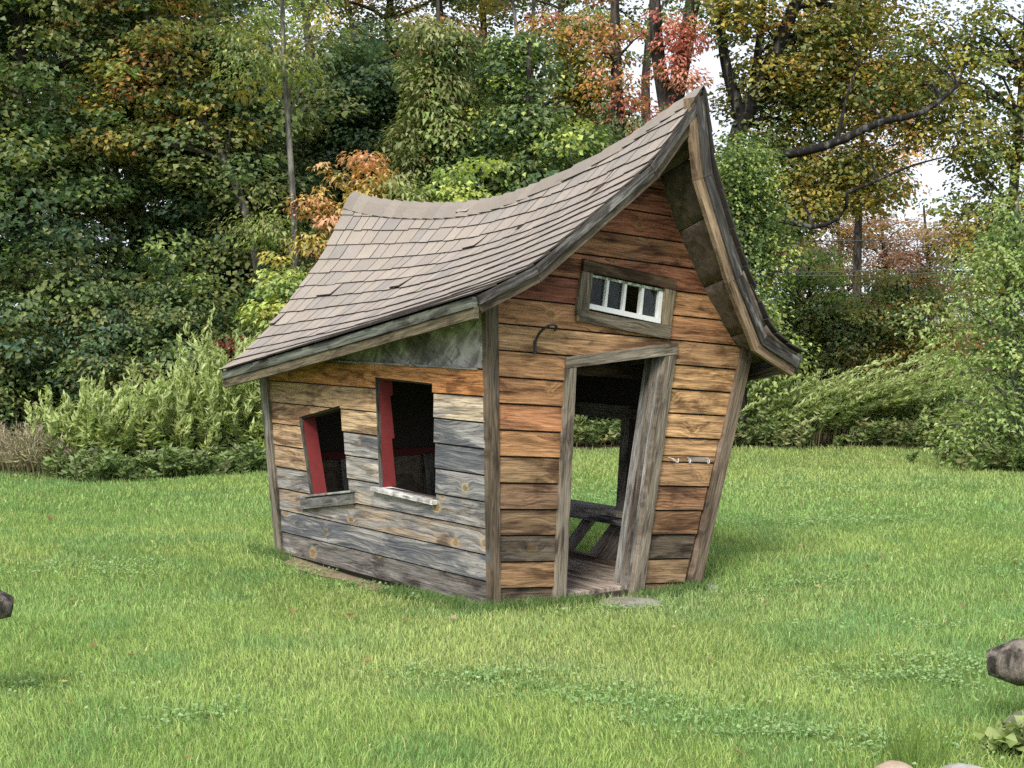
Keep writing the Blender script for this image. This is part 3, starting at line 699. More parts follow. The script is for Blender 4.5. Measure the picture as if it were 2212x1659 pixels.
board('corner_post', flip([(2.667, 1.235), (2.557, 1.245), (2.394, -.06), (2.489, -.06)]), smap, -.03, .034, house, lin(142, 132, 116, .58), .6, .15, (-.13, 1))
# window jambs in red, lighter edge strips, sills
def jamb(c0, c1, depth, lift, nm, mat, tint=(.3, .04, .04), parent=None, thick=.012):
    """board lining an opening edge from c0 to c1 (wall coords), running inwards"""
    c0 = np.array(c0); c1 = np.array(c1); L = np.linalg.norm(c1 - c0); t = (c1 - c0) / L; n = np.array([-t[1], t[0]])
    f = lambda p, q, d: smap(*(c0 + t * p + n * d), -q)
    return board(nm, [(0, depth[0]), (L, depth[0]), (L, depth[1] * lift), (0, depth[1])], f, -thick, 0.002, parent or side_wall, tint, .3, .1, (1, 0), mat)
w1, w2 = WIN1, WIN2
jamb(w1[3], w1[0], (.004, .10), .95, 'red_jamb', RED); jamb(w1[3], w1[0], (-.019, .003), 1, 'edge_strip', WOOD, lin(120, 116, 106, .6), None, .01)
jamb(w1[0], w1[1], (.0, .09), 1, 'head_board', DARK); jamb(w2[0], w2[1], (.0, .09), 1, 'head_board', DARK)
p0, p1 = np.array(w2[3]), np.array(w2[0])
for f0, f1, dd, lf in ((0.0, .44, .095, .80), (.44, .83, .095, .80), (.83, 1.0, .095, .97)):
    jamb(p0 + (p1 - p0) * f0, p0 + (p1 - p0) * f1, (.004, dd), lf, 'red_jamb', RED)
jamb(w2[3], w2[0], (-.019, .003), 1, 'edge_strip', WOOD, lin(112, 110, 104, .6), None, .01)
jamb(w1[1], w1[2], (.0, .05), 1, 'side_liner', DARK); jamb(w2[1], w2[2], (.0, .05), 1, 'side_liner', DARK)
s1 = board('window_sill', flip([(2.118, .392), (1.430, .494), (1.423, .432), (2.106, .325)]), smap, .012, .040, side_wall, lin(128, 126, 120, .6), .7, .25, (1, .15))
f = lambda p, q, d: smap(-2.085 + p * .66, .414 + p * .098 + d, q)
board('sill_top', [(0, -.06), (1, -.06), (1, .05), (0, .05)], f, -.008, .004, s1, lin(170, 168, 160, .6), .4, .1, (1, 0))
f = lambda p, q, d: smap(-1.178 + p * .68, .556 - p * .018 + d, q)
board('window_sill', [(0, -.06), (1, -.06), (1, .052), (0, .052)], f, -.020, .004, side_wall, lin(226, 224, 218, .82), .12, .1, (1, 0))

# ---- right side wall: open above and below a counter, leaning outwards
rmap = lambda p, q, d: Hp(RIGHT_BASE + RIGHT_LEAN * q + d, p, q)
OPEN_T, OPEN_B = [(.905, .925), (2.15, .925), (2.15, .05), (.635, .05)], None
def rwall(y0, y1):
    top = [(b, SR.z(1.9, b) - .05) for b in (.0, .9, 1.8, 2.6)]; zz = min(1.50, y1)
    q = [(.0, y0), (2.44 + .18 * y0, y0), (2.44 + .18 * zz, zz), (.0, zz)]
    q = clip(q, (2.7, .99), (.0, 1.47)); return q
rp = cut_opening([[rwall(-.05, 1.5)]], *OPEN_T)
right_wall = link('right_wall', slab_mesh('right_wall', [q for pl in rp for q in pl], rmap, -.03, .0, lin(70, 58, 46, .5), .3, .1), DARK, house)
for r in range(11):
    q = rwall(slines[0] + .145 * r + .0035, slines[0] + .145 * (r + 1) - .0035)
    if area(q) < 1e-3: continue
    for polys in cut_opening([[q]], *OPEN_T):
        link('plank', slab_mesh('plank', polys, rmap, .001, .019, np.array(lin(150, 112, 74, K)) * rng.uniform(.8, 1.1), .5, .6, (1, 0)), WOOD, right_wall)
DT = lin(128, 122, 112, .62)
board('opening_post', [(.54, .0), (.62, .0), (.905, .93), (.825, .93)], rmap, -.035, -.002, right_wall, DT, .6, .2, (.1, 1))
board('opening_post', [(2.12, .0), (2.19, .0), (2.19, .93), (2.12, .93)], rmap, -.07, -.005, right_wall, DT, .6, .2, (0, 1))
board('header_board', [(.02, .925), (2.45, .925), (2.45, 1.01), (.02, 1.01)], rmap, -.075, -.035, right_wall, DT, .5, .2, (1, 0))
cf = lambda p, q, d: Hp(RIGHT_BASE + RIGHT_LEAN * .35 + q, p, .350 + d + .0 * p)
board('counter_top', [(.45, -.20), (2.13, -.20), (2.13, .05), (.45, .05)], cf, -.012, .008, right_wall, lin(160, 154, 144, .7), .7, .2, (1, 0))
board('counter_apron', [(.45, .285), (2.13, .285), (2.13, .337), (.45, .337)], lambda p, q, d: Hp(RIGHT_BASE + RIGHT_LEAN * .35 - .175 + d, p, q), -.012, .012, right_wall, lin(76, 74, 74, .5), .8, .1, (1, 0))
for b0 in (.985, .70, 1.32, 1.66):
    board('diagonal_brace', [(b0 + .0, .29), (b0 - .098, .29), (b0 + .055 + .03, .03), (b0 + .175, .03)], rmap, -.06, -.02, right_wall, lin(140, 132, 122, .62), .7, .2, (.6, -1))
board('diagonal_brace', [(.50, .28), (.66, .28), (.80, .03), (.50, .03)], rmap, -.055, -.025, right_wall, lin(128, 118, 106, .5), .6, .2, (.6, -1))
board('base_board', [(.03, .0), (2.42, .0), (2.42, .052), (.03, .052)], rmap, -.06, -.001, right_wall, lin(112, 96, 84, .55), .5, .1, (1, 0))
# ---- rear wall
bmap = lambda p, q, d: Hp(-p, REAR_B + REAR_LEAN * q + d, q)
rear_poly = [(-1.42, -.03), (.0, -.03), (.03, 1.24), (-.35, 1.65), (-.66, 2.05), (-.80, 2.28), (-.9, 2.12), (-1.14, 1.64), (-1.52, 1.26), (-1.83, 1.05)]
rear_wall = link('rear_wall', slab_mesh('rear_wall', [rear_poly], bmap, -.03, .0, (.1, .1, .1), .3, .1), DARK, house)
for r in range(16):
    q = clip(rear_poly, (-3, .145 * r + .0035), (3, .145 * r + .0035)); q = clip(q, (3, .145 * (r + 1) - .0035), (-3, .145 * (r + 1) - .0035)) if len(q) > 2 else []
    if area(q) > 1e-3: link('plank', slab_mesh('plank', [q], bmap, .002, .02, np.array(lin(140, 112, 82, K)) * rng.uniform(.8, 1.1), .5, .6, (1, 0)), WOOD, rear_wall)
ri = lambda p, q, d: Hp(p, REAR_B + REAR_LEAN * q - .03 - d, q)
board('red_rail', [(.02, .60), (1.55, .59), (1.55, .645), (.02, .655)], ri, .0, .03, rear_wall, (.3, .04, .04), .2, .1, (1, 0), plain('old_red_paint', (0.10, 0.02, 0.02), .85, 20.0, .6))
board('wall_panel', [(.02, .02), (1.42, .02), (1.58, .59), (.02, .60)], ri, .0, .008, rear_wall, (.3, .2, .1), .2, .1, (1, 0), OSB_BROWN)
for a in (.47, 1.15): board('panel_post', [(a, .02), (a + .075, .02), (a + .075, .60), (a, .60)], ri, .008, .04, rear_wall, lin(140, 138, 128, .5), .6, .1, (0, 1))
# ---- floor and footing
floor = link('floor', slab_mesh('floor', [[(.02, .0), (1.40, .0), (1.41, 2.45), (.02, 2.45)]], lambda p, q, d: Hp(p, q, d), -.06, -.004, (.1, .1, .1), .3, .1), DARK, house)
for k in range(9):
    a0 = .03 + k * .152; wid = .149
    board('floor_board', [(a0, .01), (a0 + wid, .01), (a0 + wid, 2.43), (a0, 2.43)], lambda p, q, d: Hp(p, q, d), -.004, .018 + rng.uniform(-.002, .002), floor, np.array(lin(172, 156, 142, .7)) * rng.uniform(.9, 1.05), .45, .3, (0, 1))
board('threshold', [(.47, -.10), (1.0, -.10), (1.0, -.006), (.47, -.002)], fmap, -.03, -.004, floor, lin(126, 114, 98, .55), .6, .1, (1, 0))

# ------------------------------------------------------------------ plants: shared builders
def leaf_geo(P, N, T, L, Wr, col, fold=0.18, droop=0.12):
    """kite-shaped folded leaves; P centre, N normal, T tip direction, L length, Wr width ratio"""
    N = unit(N); T = unit(T - N * (T * N).sum(1, keepdims=True)); S = np.cross(N, T)
    L = L[:, None]; Wd = L * Wr
    v0 = P - T * L * .5; v1 = P - T * L * .04 + S * Wd * .5 + N * L * fold; v2 = P + T * L * .5 - N * L * droop; v3 = P - T * L * .04 - S * Wd * .5 + N * L * fold
    V = np.stack([v0, v1, v2, v3], 1).reshape(-1, 3); F = np.arange(len(P) * 4).reshape(-1, 4)
    return V, F, np.repeat(col, 4, 0)
def pick(pal, n):
    w = np.array([p[0] for p in pal], float); w /= w.sum(); k = rng.choice(len(pal), n, p=w)
    return np.array([p[1] for p in pal], float)[k]
LK, LB = .59, 1.9       # leaf size and leaf brightness of every crown
def crown_mesh(name, C, R, per, leaf, Wr, pal, flat=.5, jitter=.3, droop=.35, centre=None, mixc=.75):
    """leaf clumps: C (k,3) centres, R (k,) radii"""
    k = len(C); cnt = np.maximum((per * 2.45 * (R / R.mean()) ** 2).astype(int), 4); idx = np.repeat(np.arange(k), cnt); n = len(idx)
    d = unit(rng.normal(size=(n, 3))); rad = rng.uniform(0.25, 1, n) ** .6
    off = d * (rad * R[idx])[:, None] * np.array([1, 1, flat]); P = C[idx] + off
    out = unit(off + 1e-4)
    if centre is not None: out = unit(out + .6 * unit(C[idx] - centre))
    N = unit(np.array([0, 0, 1.0]) + out * .5 + rng.normal(size=(k, 3))[idx] * .28 + rng.normal(size=(n, 3)) * .27)
    T = unit(out * np.array([1, 1, .3]) + rng.normal(size=(n, 3)) * .45 - np.array([0, 0, droop]))
    base = pick(pal, k)[idx]; own = pick(pal, n); m = (rng.random(n) < mixc)[:, None]
    col = np.where(m, base, own) * (1 + jitter * (rng.random((n, 1)) - .5) * 2) * (1 + .12 * (rng.random((n, 3)) - .5))
    V, F, c = leaf_geo(P, N, T, leaf * LK * rng.uniform(.6, 1.3, n), Wr * rng.uniform(.8, 1.15, (n, 1)), np.clip(col * LB, .004, 1))
    return quads(name, V, F, c)
def bent(p0, p1, sag, n=7, wob=.05):
    t = np.linspace(0, 1, n)[:, None]; P = np.array(p0) * (1 - t) + np.array(p1) * t
    P = P + np.array([0, 0, 1.0]) * (np.sin(t * np.pi) * sag); L = np.linalg.norm(np.array(p1) - np.array(p0))
    return P + rng.normal(size=(n, 3)) * wob * L * .3 * np.sin(t * np.pi)
# foliage colours
GDK = (.040, .066, .028); GMD = (.072, .104, .042); GOL = (.122, .132, .050); GLT = (.155, .195, .065); GYL = (.24, .27, .075); YEL = (.25, .20, .05); ORG = (.25, .135, .045); RED_ = (.23, .075, .06); PNK = (.36, .20, .13); BRN = (.17, .105, .055); BLU = (.045, .076, .048); PURP = (.18, .105, .085)
P_DARK = [(3, GDK), (3.4, GMD), (1, BLU), (3.2, GOL), (1.0, GLT)]
P_OLIVE = [(3, GMD), (4, GOL), (2, GLT), (.8, YEL), (1, GDK)]
P_AUT = [(3, GOL), (2.4, (.20, .17, .03)), (2, YEL), (1.2, ORG), (2, GMD), (.7, BRN)]
P_ORANGE = [(3, YEL), (3, ORG), (2, GOL), (1.5, BRN), (1, GMD)]
P_RED = [(4, RED_), (2, PNK), (1, ORG), (2, GMD)]
P_VINE = [(3, GMD), (3, GLT), (2.2, GYL), (2, GDK), (.3, YEL)]
P_BRIGHT = [(3, GLT), (3, GYL), (1.5, GMD), (.5, YEL)]
P_PALE = [(3, (.17, .22, .08)), (2, GLT), (2, GMD), (1, (.22, .25, .10))]
P_FAR = [(3, PURP), (2, BRN), (1.6, (.20, .13, .06)), (1.4, GOL), (1, ORG)]

def tree(name, label, cat, x, y, trunk, r0, blobs, n_cl, per, leaf, Wr, pal, bark=None, cl=.45, flat=.4, droop=.35, group=None, limbs=None, branch=26, jitter=.3, z_thin=None, mixc=.75):
    """trunk: list of (dx, dy, z) from the base; blobs: (dx, dy, z, rx, ry, rz, weight) volumes filled with leaf clumps"""
    z0 = float(gz(x, y)) - .05
    root = empty(name, (x, y, z0)); tag(root, label, cat, group)
    tr = curve(np.array(trunk, float), 14); paths = [(tr, np.interp(np.linspace(0, 1, 14), [0, .06, .5, 1], [r0 * 1.35, r0, r0 * .75, r0 * .28]))]
    w = np.array([b[6] for b in blobs], float); w /= w.sum(); k = rng.choice(len(blobs), n_cl, p=w); B = np.array([b[:6] for b in blobs], float)[k]
    d = unit(rng.normal(size=(n_cl, 3))); rad = rng.uniform(.12, 1, n_cl) ** .45
    C = B[:, :3] + d * (rad * (1 + .22 * rng.normal(size=n_cl)))[:, None] * B[:, 3:6]
    C[:, 2] = np.maximum(C[:, 2], .12)
    far_up = C[:, 2] + z0 > 2.2 + .235 * (y + C[:, 1]); C = C[~far_up | (rng.random(n_cl) < .42)]; n_cl = len(C)
    for lp, lr in (limbs or []): q = curve(np.array(lp, float), 14); paths.append((q, np.linspace(lr, lr * .35, 14)))
    spine = np.concatenate([p for p, _ in paths]); rs = np.concatenate([r for _, r in paths])
    sel = rng.permutation(n_cl)[:branch]
    for i in sel:
        dd = np.linalg.norm((spine - C[i]) * np.array([1, 1, 1.6]) + np.array([0, 0, .5]), axis=1); j = int(np.argmin(dd))
        L = np.linalg.norm(spine[j] - C[i]); q = bent(spine[j], C[i], .12 * L, 6)
        paths.append((q, np.linspace(min(rs[j] * .5, .018 * L + .012), .006, 6)))
    V, F = tube(paths, 7); link('trunk', quads('trunk', V, F, None, True), bark or BARK_DARK, root)
    R = cl * rng.uniform(.45, 1.5, n_cl)
    link('crown', crown_mesh('crown', C, R, per, leaf, Wr, pal, flat, jitter, droop, None, mixc), LEAF, root)
    return root

# ------------------------------------------------------------------ the trees
LBL_D = 'dense dark green maple in the shaded edge of the woods'
gd = 'dark maples at the edge of the woods'
for px, Y, H, rx, seed in ((-170, 19.5, 8.5, 2.2, 0), (55, 19.0, 9.0, 2.1, 1), (290, 20.5, 9.5, 2.0, 2), (470, 19.8, 5.2, 1.5, 3)):
    x = sx(px, Y)
    tree('maple_tree', LBL_D, 'tree', x, Y, [(0, 0, 0), (.1, .1, 1.5), (-.1, .2, H * .5), (.15, .2, H * .9)], .14,
         [(0, 0, H * .26, rx, rx, H * .24, 2.3), (.2, .1, H * .55, rx * .95, rx * .9, H * .3, 2.6), (0, 0, H * .82, rx * .6, rx * .6, H * .2, .7)], 330, 52, .125, .95, P_DARK, cl=.46, group=gd)
tree('maple_tree', 'slanting-trunked maple turning yellow and orange above the dark maples', 'tree', sx(585, 18.9), 18.9, [(0, 0, 0), (-.1, 0, 1.8), (-.35, 0, 3.1), (-.9, 0, 4.2), (-1.5, 0, 5.3), (-2.0, 0, 7.4)], .062,
     [(-1.35, 0, 4.6, .75, .5, .75, 3), (-1.6, .1, 5.8, 1.2, .8, .9, 2.4), (-.75, .1, 4.1, .5, .5, .6, 1.2), (-1.9, 0, 3.7, .35, .3, .4, .5)], 170, 24, .12, .9, [(3, GOL), (2.5, (.19, .16, .04)), (1.6, YEL), (.8, ORG), (2.0, GMD), (.5, (.22, .09, .05))], bark=BARK_GREY, cl=.34, branch=40)
tree('cherry_tree', 'slender pale-trunked tree with sparse drooping light green leaves', 'tree', sx(642, 18.2), 18.2, [(0, 0, 0), (.0, 0, 1.6), (-.02, 0, 2.7), (-.09, 0, 3.9), (-.15, 0, 5.2), (-.1, 0, 7.4)], .046,
     [(-.35, .2, 4.8, .8, .7, .6, 2), (-.1, 0, 6.2, 1.1, 1.0, .9, 1.6), (-.30, .3, 2.6, .6, .35, .45, 1.0), (.1, .3, 1.9, .7, .35, .4, .8)], 92, 30, .15, .34, [(3, GLT), (3, GOL), (2, (.20, .22, .07)), (1, GMD), (.3, YEL)], bark=BARK_GREY, cl=.36, droop=1.0)
tree('maple_tree', 'round dark green maple directly behind the low rear end of the roof', 'tree', sx(770, 21.5), 21.5, [(0, 0, 0), (.05, 0, 2), (-.1, 0, 4), (0, 0, 5.6)], .12,
     [(0, 0, 3.5, 1.15, 1.1, 1.15, 3), (.2, -.1, 4.7, .95, .9, .7, 1.6), (-.5, 0, 2.2, 1.0, 1.0, .9, 1.4)], 230, 50, .12, .95, [(5, GDK), (3, GMD), (2.5, BLU), (.8, GOL)], cl=.42)
tree('hickory_tree', 'narrow olive tree with long drooping leaflets behind the ridge', 'tree', sx(945, 20.2), 20.2, [(0, 0, 0), (.02, 0, 2), (.05, 0, 4), (0, 0, 6.2)], .07,
     [(0, -.2, 4.75, .42, .4, .75, 2.2), (-.08, -.2, 3.9, .48, .45, .55, 1.8), (.05, -.1, 3.2, .5, .5, .5, 1)], 74, 56, .19, .36, [(3, GOL), (3, (.16, .17, .07)), (1.2, GMD), (.8, GLT), (.4, BRN)], cl=.30, droop=1.1, flat=.8)
vine = tree('vine_covered_tree', 'dark tree draped with heart-leaved bright vines behind the middle of the ridge', 'tree', sx(1125, 20), 20, [(0, 0, 0), (.05, 0, 2), (.1, 0, 3.6), (.1, 0, 5.2)], .10,
     [(-.1, 0, 3.55, .85, .8, .95, 3), (.35, -.1, 3.1, .85, .8, .75, 2.2), (-.55, -.2, 2.9, .7, .6, .6, 1.4), (.75, .1, 3.6, .5, .5, .8, 1), (-.25, .2, 4.7, .6, .5, .7, 1.0), (.15, .1, 4.3, .4, .4, .6, .7)], 230, 38, .125, .9, [(3.2, GDK), (3, GMD), (2.0, GLT), (1.6, GYL)], cl=.36, droop=.8)
tree('vine_shrub', 'bright yellow-green vine mound just above the sagging ridge', 'shrub', sx(965, 18.4), 18.4, [(0, 0, 0), (0, 0, 1.2), (.05, 0, 2.6)], .05,
     [(0, 0, 2.65, .55, .5, .62, 2), (.25, 0, 2.1, .7, .5, .7, 1)], 76, 40, .115, .85, P_BRIGHT, cl=.30, droop=.7, branch=10)
tree('vine_shrub', 'olive green bramble mound where the ridge begins to rise', 'shrub', sx(1110, 18.6), 18.6, [(0, 0, 0), (0, 0, 1.2), (.05, 0, 2.4)], .05,
     [(0, 0, 2.5, .62, .5, .55, 2), (-.15, 0, 2.0, .8, .5, .7, 1)], 80, 40, .10, .85, [(3, GOL), (2, GLT), (2, GMD), (.8, BRN), (1, GYL)], cl=.30, droop=.6, branch=10)
tree('sumac_shrub', 'pinkish tan sapling with dried leaves beside the rear gable tip', 'shrub', sx(752, 18.2), 18.2, [(0, 0, 0), (0, 0, 1.2), (.08, 0, 2.4), (.1, 0, 3.2)], .035,
     [(.05, 0, 3.1, .45, .4, .36, 2), (-.12, 0, 2.5, .36, .3, .4, 1.2)], 40, 34, .15, .40, [(3, PNK), (2, (.30, .22, .09)), (1.4, YEL), (1.2, GOL), (.8, ORG)], cl=.26, droop=1.0, branch=14)
tree('olive_sapling', 'olive sapling with drooping leaflets between the dried sapling and the vine mound', 'shrub', sx(868, 18.3), 18.3, [(0, 0, 0), (0, 0, 1.2), (0, 0, 2.4), (.05, 0, 3.1)], .03,
     [(0, 0, 2.9, .34, .3, .4, 2), (0, 0, 2.3, .4, .3, .4, 1)], 34, 40, .16, .36, [(3, (.16, .17, .07)), (2, GOL), (1, GLT)], cl=.26, droop=1.1, branch=10)
tree('bright_shrub', 'light green leafy shrub against the rear slope of the roof', 'shrub', sx(625, 17.6), 17.6, [(0, 0, 0), (0, 0, .8), (.05, 0, 1.6)], .04,
     [(0, 0, 1.75, .36, .4, .42, 2), (-.1, 0, 1.1, .45, .4, .5, 1)], 46, 40, .105, .8, P_BRIGHT, cl=.27, branch=10)
tree('red_shrub', 'dark red leaved shrub low beside the rear eave', 'shrub', sx(525, 17.8), 17.8, [(0, 0, 0), (0, 0, .6), (.05, 0, 1.1)], .03,
     [(0, 0, 1.15, .34, .3, .28, 2), (0, 0, .7, .4, .3, .4, 1)], 34, 34, .085, .7, [(3, (.13, .03, .025)), (2, RED_), (1.4, GMD)], cl=.22, branch=10)
tree('maple_tree', 'orange maple high behind the olive hickory', 'tree', sx(850, 29), 29, [(0, 0, 0), (.05, 0, 3), (-.1, 0, 6), (.1, 0, 9)], .15,
     [(0, 0, 6.7, 1.7, 1.5, 1.3, 3), (.2, 0, 8.6, 2.0, 1.8, 1.2, 2), (-.5, 0, 5.2, 1.0, 1.0, .7, 1)], 150, 40, .13, .9, P_ORANGE, cl=.48)
tree('ash_tree', 'grey forked trunk with thin yellowing leaves behind the vine-covered tree', 'tree', sx(1142, 24), 24, [(0, 0, 0), (0, 0, 3), (.02, 0, 4.8), (.1, 0, 7)], .085,
     [(.75, 0, 5.6, .75, .8, 1.0, 2), (.1, 0, 7.4, 1.6, 1.4, .9, 1.6), (1.0, 0, 4.7, .5, .6, .6, .8)], 84, 38, .125, .85, [(3, (.20, .17, .03)), (2, YEL), (2, GOL), (1.6, GMD), (.8, ORG)], bark=BARK_GREY, cl=.42, limbs=[([(.01, 0, 4.6), (-.12, 0, 5.4), (-.3, 0, 6.8)], .05)])
tree('creeper_tree', 'dark straight trunk wrapped in red creeper behind the rising ridge', 'tree', sx(1335, 22), 22, [(0, 0, 0), (.05, 0, 2.5), (-.02, 0, 4.5), (-.1, 0, 7.5)], .14,
     [(.05, -.2, 4.9, .55, .35, 1.0, 2.2), (.1, -.2, 3.6, .45, .35, .8, 1.6), (-.3, -.1, 5.6, .7, .5, .6, 1)], 40, 22, .125, .55, P_RED, cl=.27, droop=.9, branch=18)
tree('creeper_tree', 'leaning dark trunk with coral red creeper next to the roof peak', 'tree', sx(1462, 21), 21, [(0, 0, 0), (0, 0, 2.5), (-.12, 0, 4.0), (.12, 0, 5.4), (.45, 0, 7.8)], .19,
     [(.0, -.25, 5.2, .42, .3, .6, 2.6), (-.1, -.25, 4.3, .36, .3, .5, 1.5), (.3, -.2, 6.0, .6, .4, .6, 1)], 38, 24, .125, .5, [(4, RED_), (3, (.38, .17, .13)), (1.4, PNK), (1, GMD)], cl=.27, droop=1.0, branch=14, limbs=[([(-.1, 0, 4.1), (-.3, 0, 5.4), (-.32, 0, 7.4)], .12)])
# the big spreading maple with its two bare boughs
Yb = 21.0; xb = sx(1560, Yb)
def bp(px, py, dy=0): return (sx(px, Yb) - xb, dy, 1.6 + (680 - py) / FPX * Yb)
tree('maple_tree', 'big spreading maple with dark bare boughs and yellowing leaves beside the roof peak', 'tree', xb, Yb, [(0, 0, 0), (.02, 0, 2), bp(1568, 400), bp(1600, 260), bp(1668, 120), bp(1725, -30), bp(1790, -250)], .17,
     [(*bp(1790, 130, .5), 1.1, .8, .95, 3), (*bp(1900, 90, .4), 1.2, .8, .95, 3), (*bp(1970, 230, .3), .75, .7, .65, 1.6), (*bp(1770, 320, .6), .8, .7, .7, 2.0), (*bp(1850, 400, .6), .75, .7, .45, 1.4), (*bp(1640, 190, .3), .6, .6, .9, 1.2), (*bp(1720, 440, .6), .5, .6, .4, .7), (*bp(1800, -150), 1.9, 1.6, .9, 2.2), (*bp(1600, 40), .6, .6, .6, .8)], 520, 26, .12, .92,
     [(3, GOL), (2.6, (.17, .15, .03)), (1.8, YEL), (1.5, GMD), (.8, (.20, .10, .03)), (.9, GDK)], bark=BARK_LICHEN, cl=.42, flat=.5, branch=70,
     limbs=[([bp(1575, 350), bp(1630, 352, -.9), bp(1690, 345, -1.15), bp(1765, 325, -1.15), bp(1850, 285, -1.15), bp(1945, 262, -1.0), bp(2020, 205, -.9)], .082),
            ([bp(1570, 430), bp(1610, 470, -.9), bp(1660, 483, -1.15), bp(1720, 497, -1.2), bp(1770, 478, -1.2), bp(1789, 440, -1.2), bp(1785, 425, -1.2)], .062),
            ([bp(1785, 428, -1.2), bp(1840, 405, -1.2), bp(1920, 372, -1.15), bp(2000, 350, -1.0)], .025), ([bp(1600, 260), bp(1560, 120), bp(1545, -60)], .10),
            ([bp(1765, 325, -1.15), bp(1790, 230, -1.0), bp(1820, 150, -.9)], .03), ([bp(1720, 497, -1.2), bp(1700, 450, -1.15), bp(1690, 420, -1.15)], .022), ([bp(1620, 230), bp(1640, 90, .2), bp(1660, -80, .2)], .08)])
tree('vine_covered_tree', 'column of bright green hanging vines beside the right-hand roof slope', 'tree', sx(1600, 18.8), 18.8, [(0, 0, 0), (0, 0, 1.5), (.02, 0, 2.6), (-.05, 0, 3.6)], .09,
     [(.02, 0, 3.3, .36, .4, .36, 1.5), (.12, 0, 2.7, .42, .4, .55, 2.4), (.2, 0, 1.9, .42, .4, .6, 2.2), (.3, 0, 1.1, .6, .5, .6, 1.4)], 96, 44, .10, .8, P_VINE, cl=.36, droop=1.1, flat=.75, branch=30)
for px, Y, zt, rx, pal, lb in ((1745, 24.5, 1.9, .75, P_VINE, 'tangled green vine thicket under the bent bare bough'), (1860, 24, 1.55, .8, [(3, GMD), (2.4, GOL), (1.6, GLT), (.5, ORG), (.4, YEL)], 'green and rusty thicket beyond the goldenrod mound'), (1960, 23, 1.75, .75, [(2, (.19, .16, .05)), (2.4, GOL), (.7, ORG), (2.4, GMD), (1, GLT)], 'yellow-brown thicket beside the pale-leaved sapling')):
    tree('thicket_shrub', lb, 'shrub', sx(px, Y), Y, [(0, 0, 0), (.05, 0, 1), (0, 0, zt * 1.25)], .05, [(0, 0, zt * .95, rx, .7, zt * .42, 2), (0, 0, zt * .45, rx * 1.15, .8, zt * .5, 1.6)], 120, 40, .10, .85, pal, cl=.33, droop=.7)
for px, Y, zt, lb in ((1715, 36, 4.3, 0), (1810, 38, 4.6, 0), (1905, 40, 4.5, 0), (2000, 39, 4.4, 0), (2100, 41, 4.1, 0), (2230, 40, 4.2, 0), (2380, 38, 4.4, 0)):
    tree('far_tree', 'faded reddish brown tree far behind the overhead cables', 'tree', sx(px, Y), Y, [(0, 0, 0), (.1, 0, 2), (-.1, 0, zt)], .09, [(0, 0, zt * .72, 1.0, 1.0, zt * .28, 2), (.2, 0, zt * .35, 1.2, 1.1, zt * .32, 1.4)], 90, 40, .13, .8, P_FAR, cl=.44, group='reddish trees far off')
tree('maple_tree', 'pale orange maple far behind the bare boughs', 'tree', sx(1850, 33), 33, [(0, 0, 0), (0, 0, 3), (.1, 0, 6.5)], .12, [(0, 0, 4.6, 1.3, 1.2, .8, 2), (.3, 0, 6.2, 1.5, 1.3, .9, 2), (-.6, 0, 7.8, 1.6, 1.3, .9, 1.4)], 120, 40, .13, .85, [(3, (.34, .20, .08)), (2, ORG), (1.6, YEL), (1.2, BRN)], cl=.46)
tree('maple_tree', 'open-crowned yellow-green tree with a straight trunk above the pale-leaved sapling', 'tree', sx(2190, 21), 21, [(0, 0, 0), (-.1, 0, 2), (-.02, 0, 3.6), (.1, 0, 5.4), (.15, 0, 8)], .085,
     [(-.35, 0, 5.0, .75, .6, 1.0, 2), (-.5, -.1, 3.8, .75, .5, .55, 1.5), (.5, 0, 4.6, .7, .6, 1.2, 1.6), (-.25, 0, 2.9, .85, .6, .5, 1.5), (.1, 0, 6.8, 1.4, 1.2, 1.0, 1.6), (-.35, 0, 2.2, .7, .6, .5, 1)], 260, 22, .115, .92, [(3, GOL), (2, (.19, .17, .03)), (1.6, YEL), (2, GMD), (.5, ORG), (1, GLT)], cl=.33, flat=.42, branch=46)
tree('apple_sapling', 'pale-leaved young tree spreading over the edge of the mown grass', 'tree', sx(2185, 16.2), 16.2, [(0, 0, 0), (.05, 0, .8), (-.05, 0, 1.8), (.05, 0, 2.9)], .05,
     [(.05, 0, 2.35, .52, .5, .5, 2), (-.12, 0, 1.55, .68, .6, .5, 2.4), (.0, 0, .75, .85, .6, .6, 2.6), (.45, 0, 1.8, .7, .6, .9, 1.6), (-.2, -.1, .35, .8, .5, .3, 1.6)], 210, 24, .098, .62, P_PALE, bark=BARK_GREY, cl=.28, flat=.6, droop=.2, branch=60)
tree('apple_sapling', 'leafy sapling at the lawn edge past the pale-leaved young tree', 'tree', sx(2420, 17.0), 17.0, [(0, 0, 0), (.05, 0, .8), (-.05, 0, 1.8), (.05, 0, 2.9)], .05,
     [(.05, 0, 2.2, .8, .6, .7, 2), (0, 0, 1.0, .9, .7, .7, 2)], 120, 30, .10, .7, P_OLIVE, cl=.3, branch=20)
# understorey along the shaded edge
und = [(20, 17.6, 1.3, .7), (150, 17.9, 1.9, .75), (265, 17.4, 1.7, .6), (365, 17.9, 2.1, .7), (455, 18.2, 1.8, .6), (560, 18.4, 1.9, .6), (700, 18.7, 2.2, .7), (-110, 17.5, 1.6, .7), (1480, 19.6, 2.2, .7), (1350, 19.8, 2.2, .8), (1230, 19.6, 2.4, .7)]
for px, Y, zt, rx in und:
    tree('understorey_shrub', 'shady green shrub filling the dark foot of the woods', 'shrub', sx(px, Y), Y, [(0, 0, 0), (.03, 0, zt * .5), (0, 0, zt)], .035, [(0, 0, zt * .65, rx, .6, zt * .4, 2), (0, 0, zt * .25, rx, .6, zt * .3, 1)], 86, 38, .11, .85, P_DARK, cl=.32, branch=16, group='understorey shrubs along the woods')
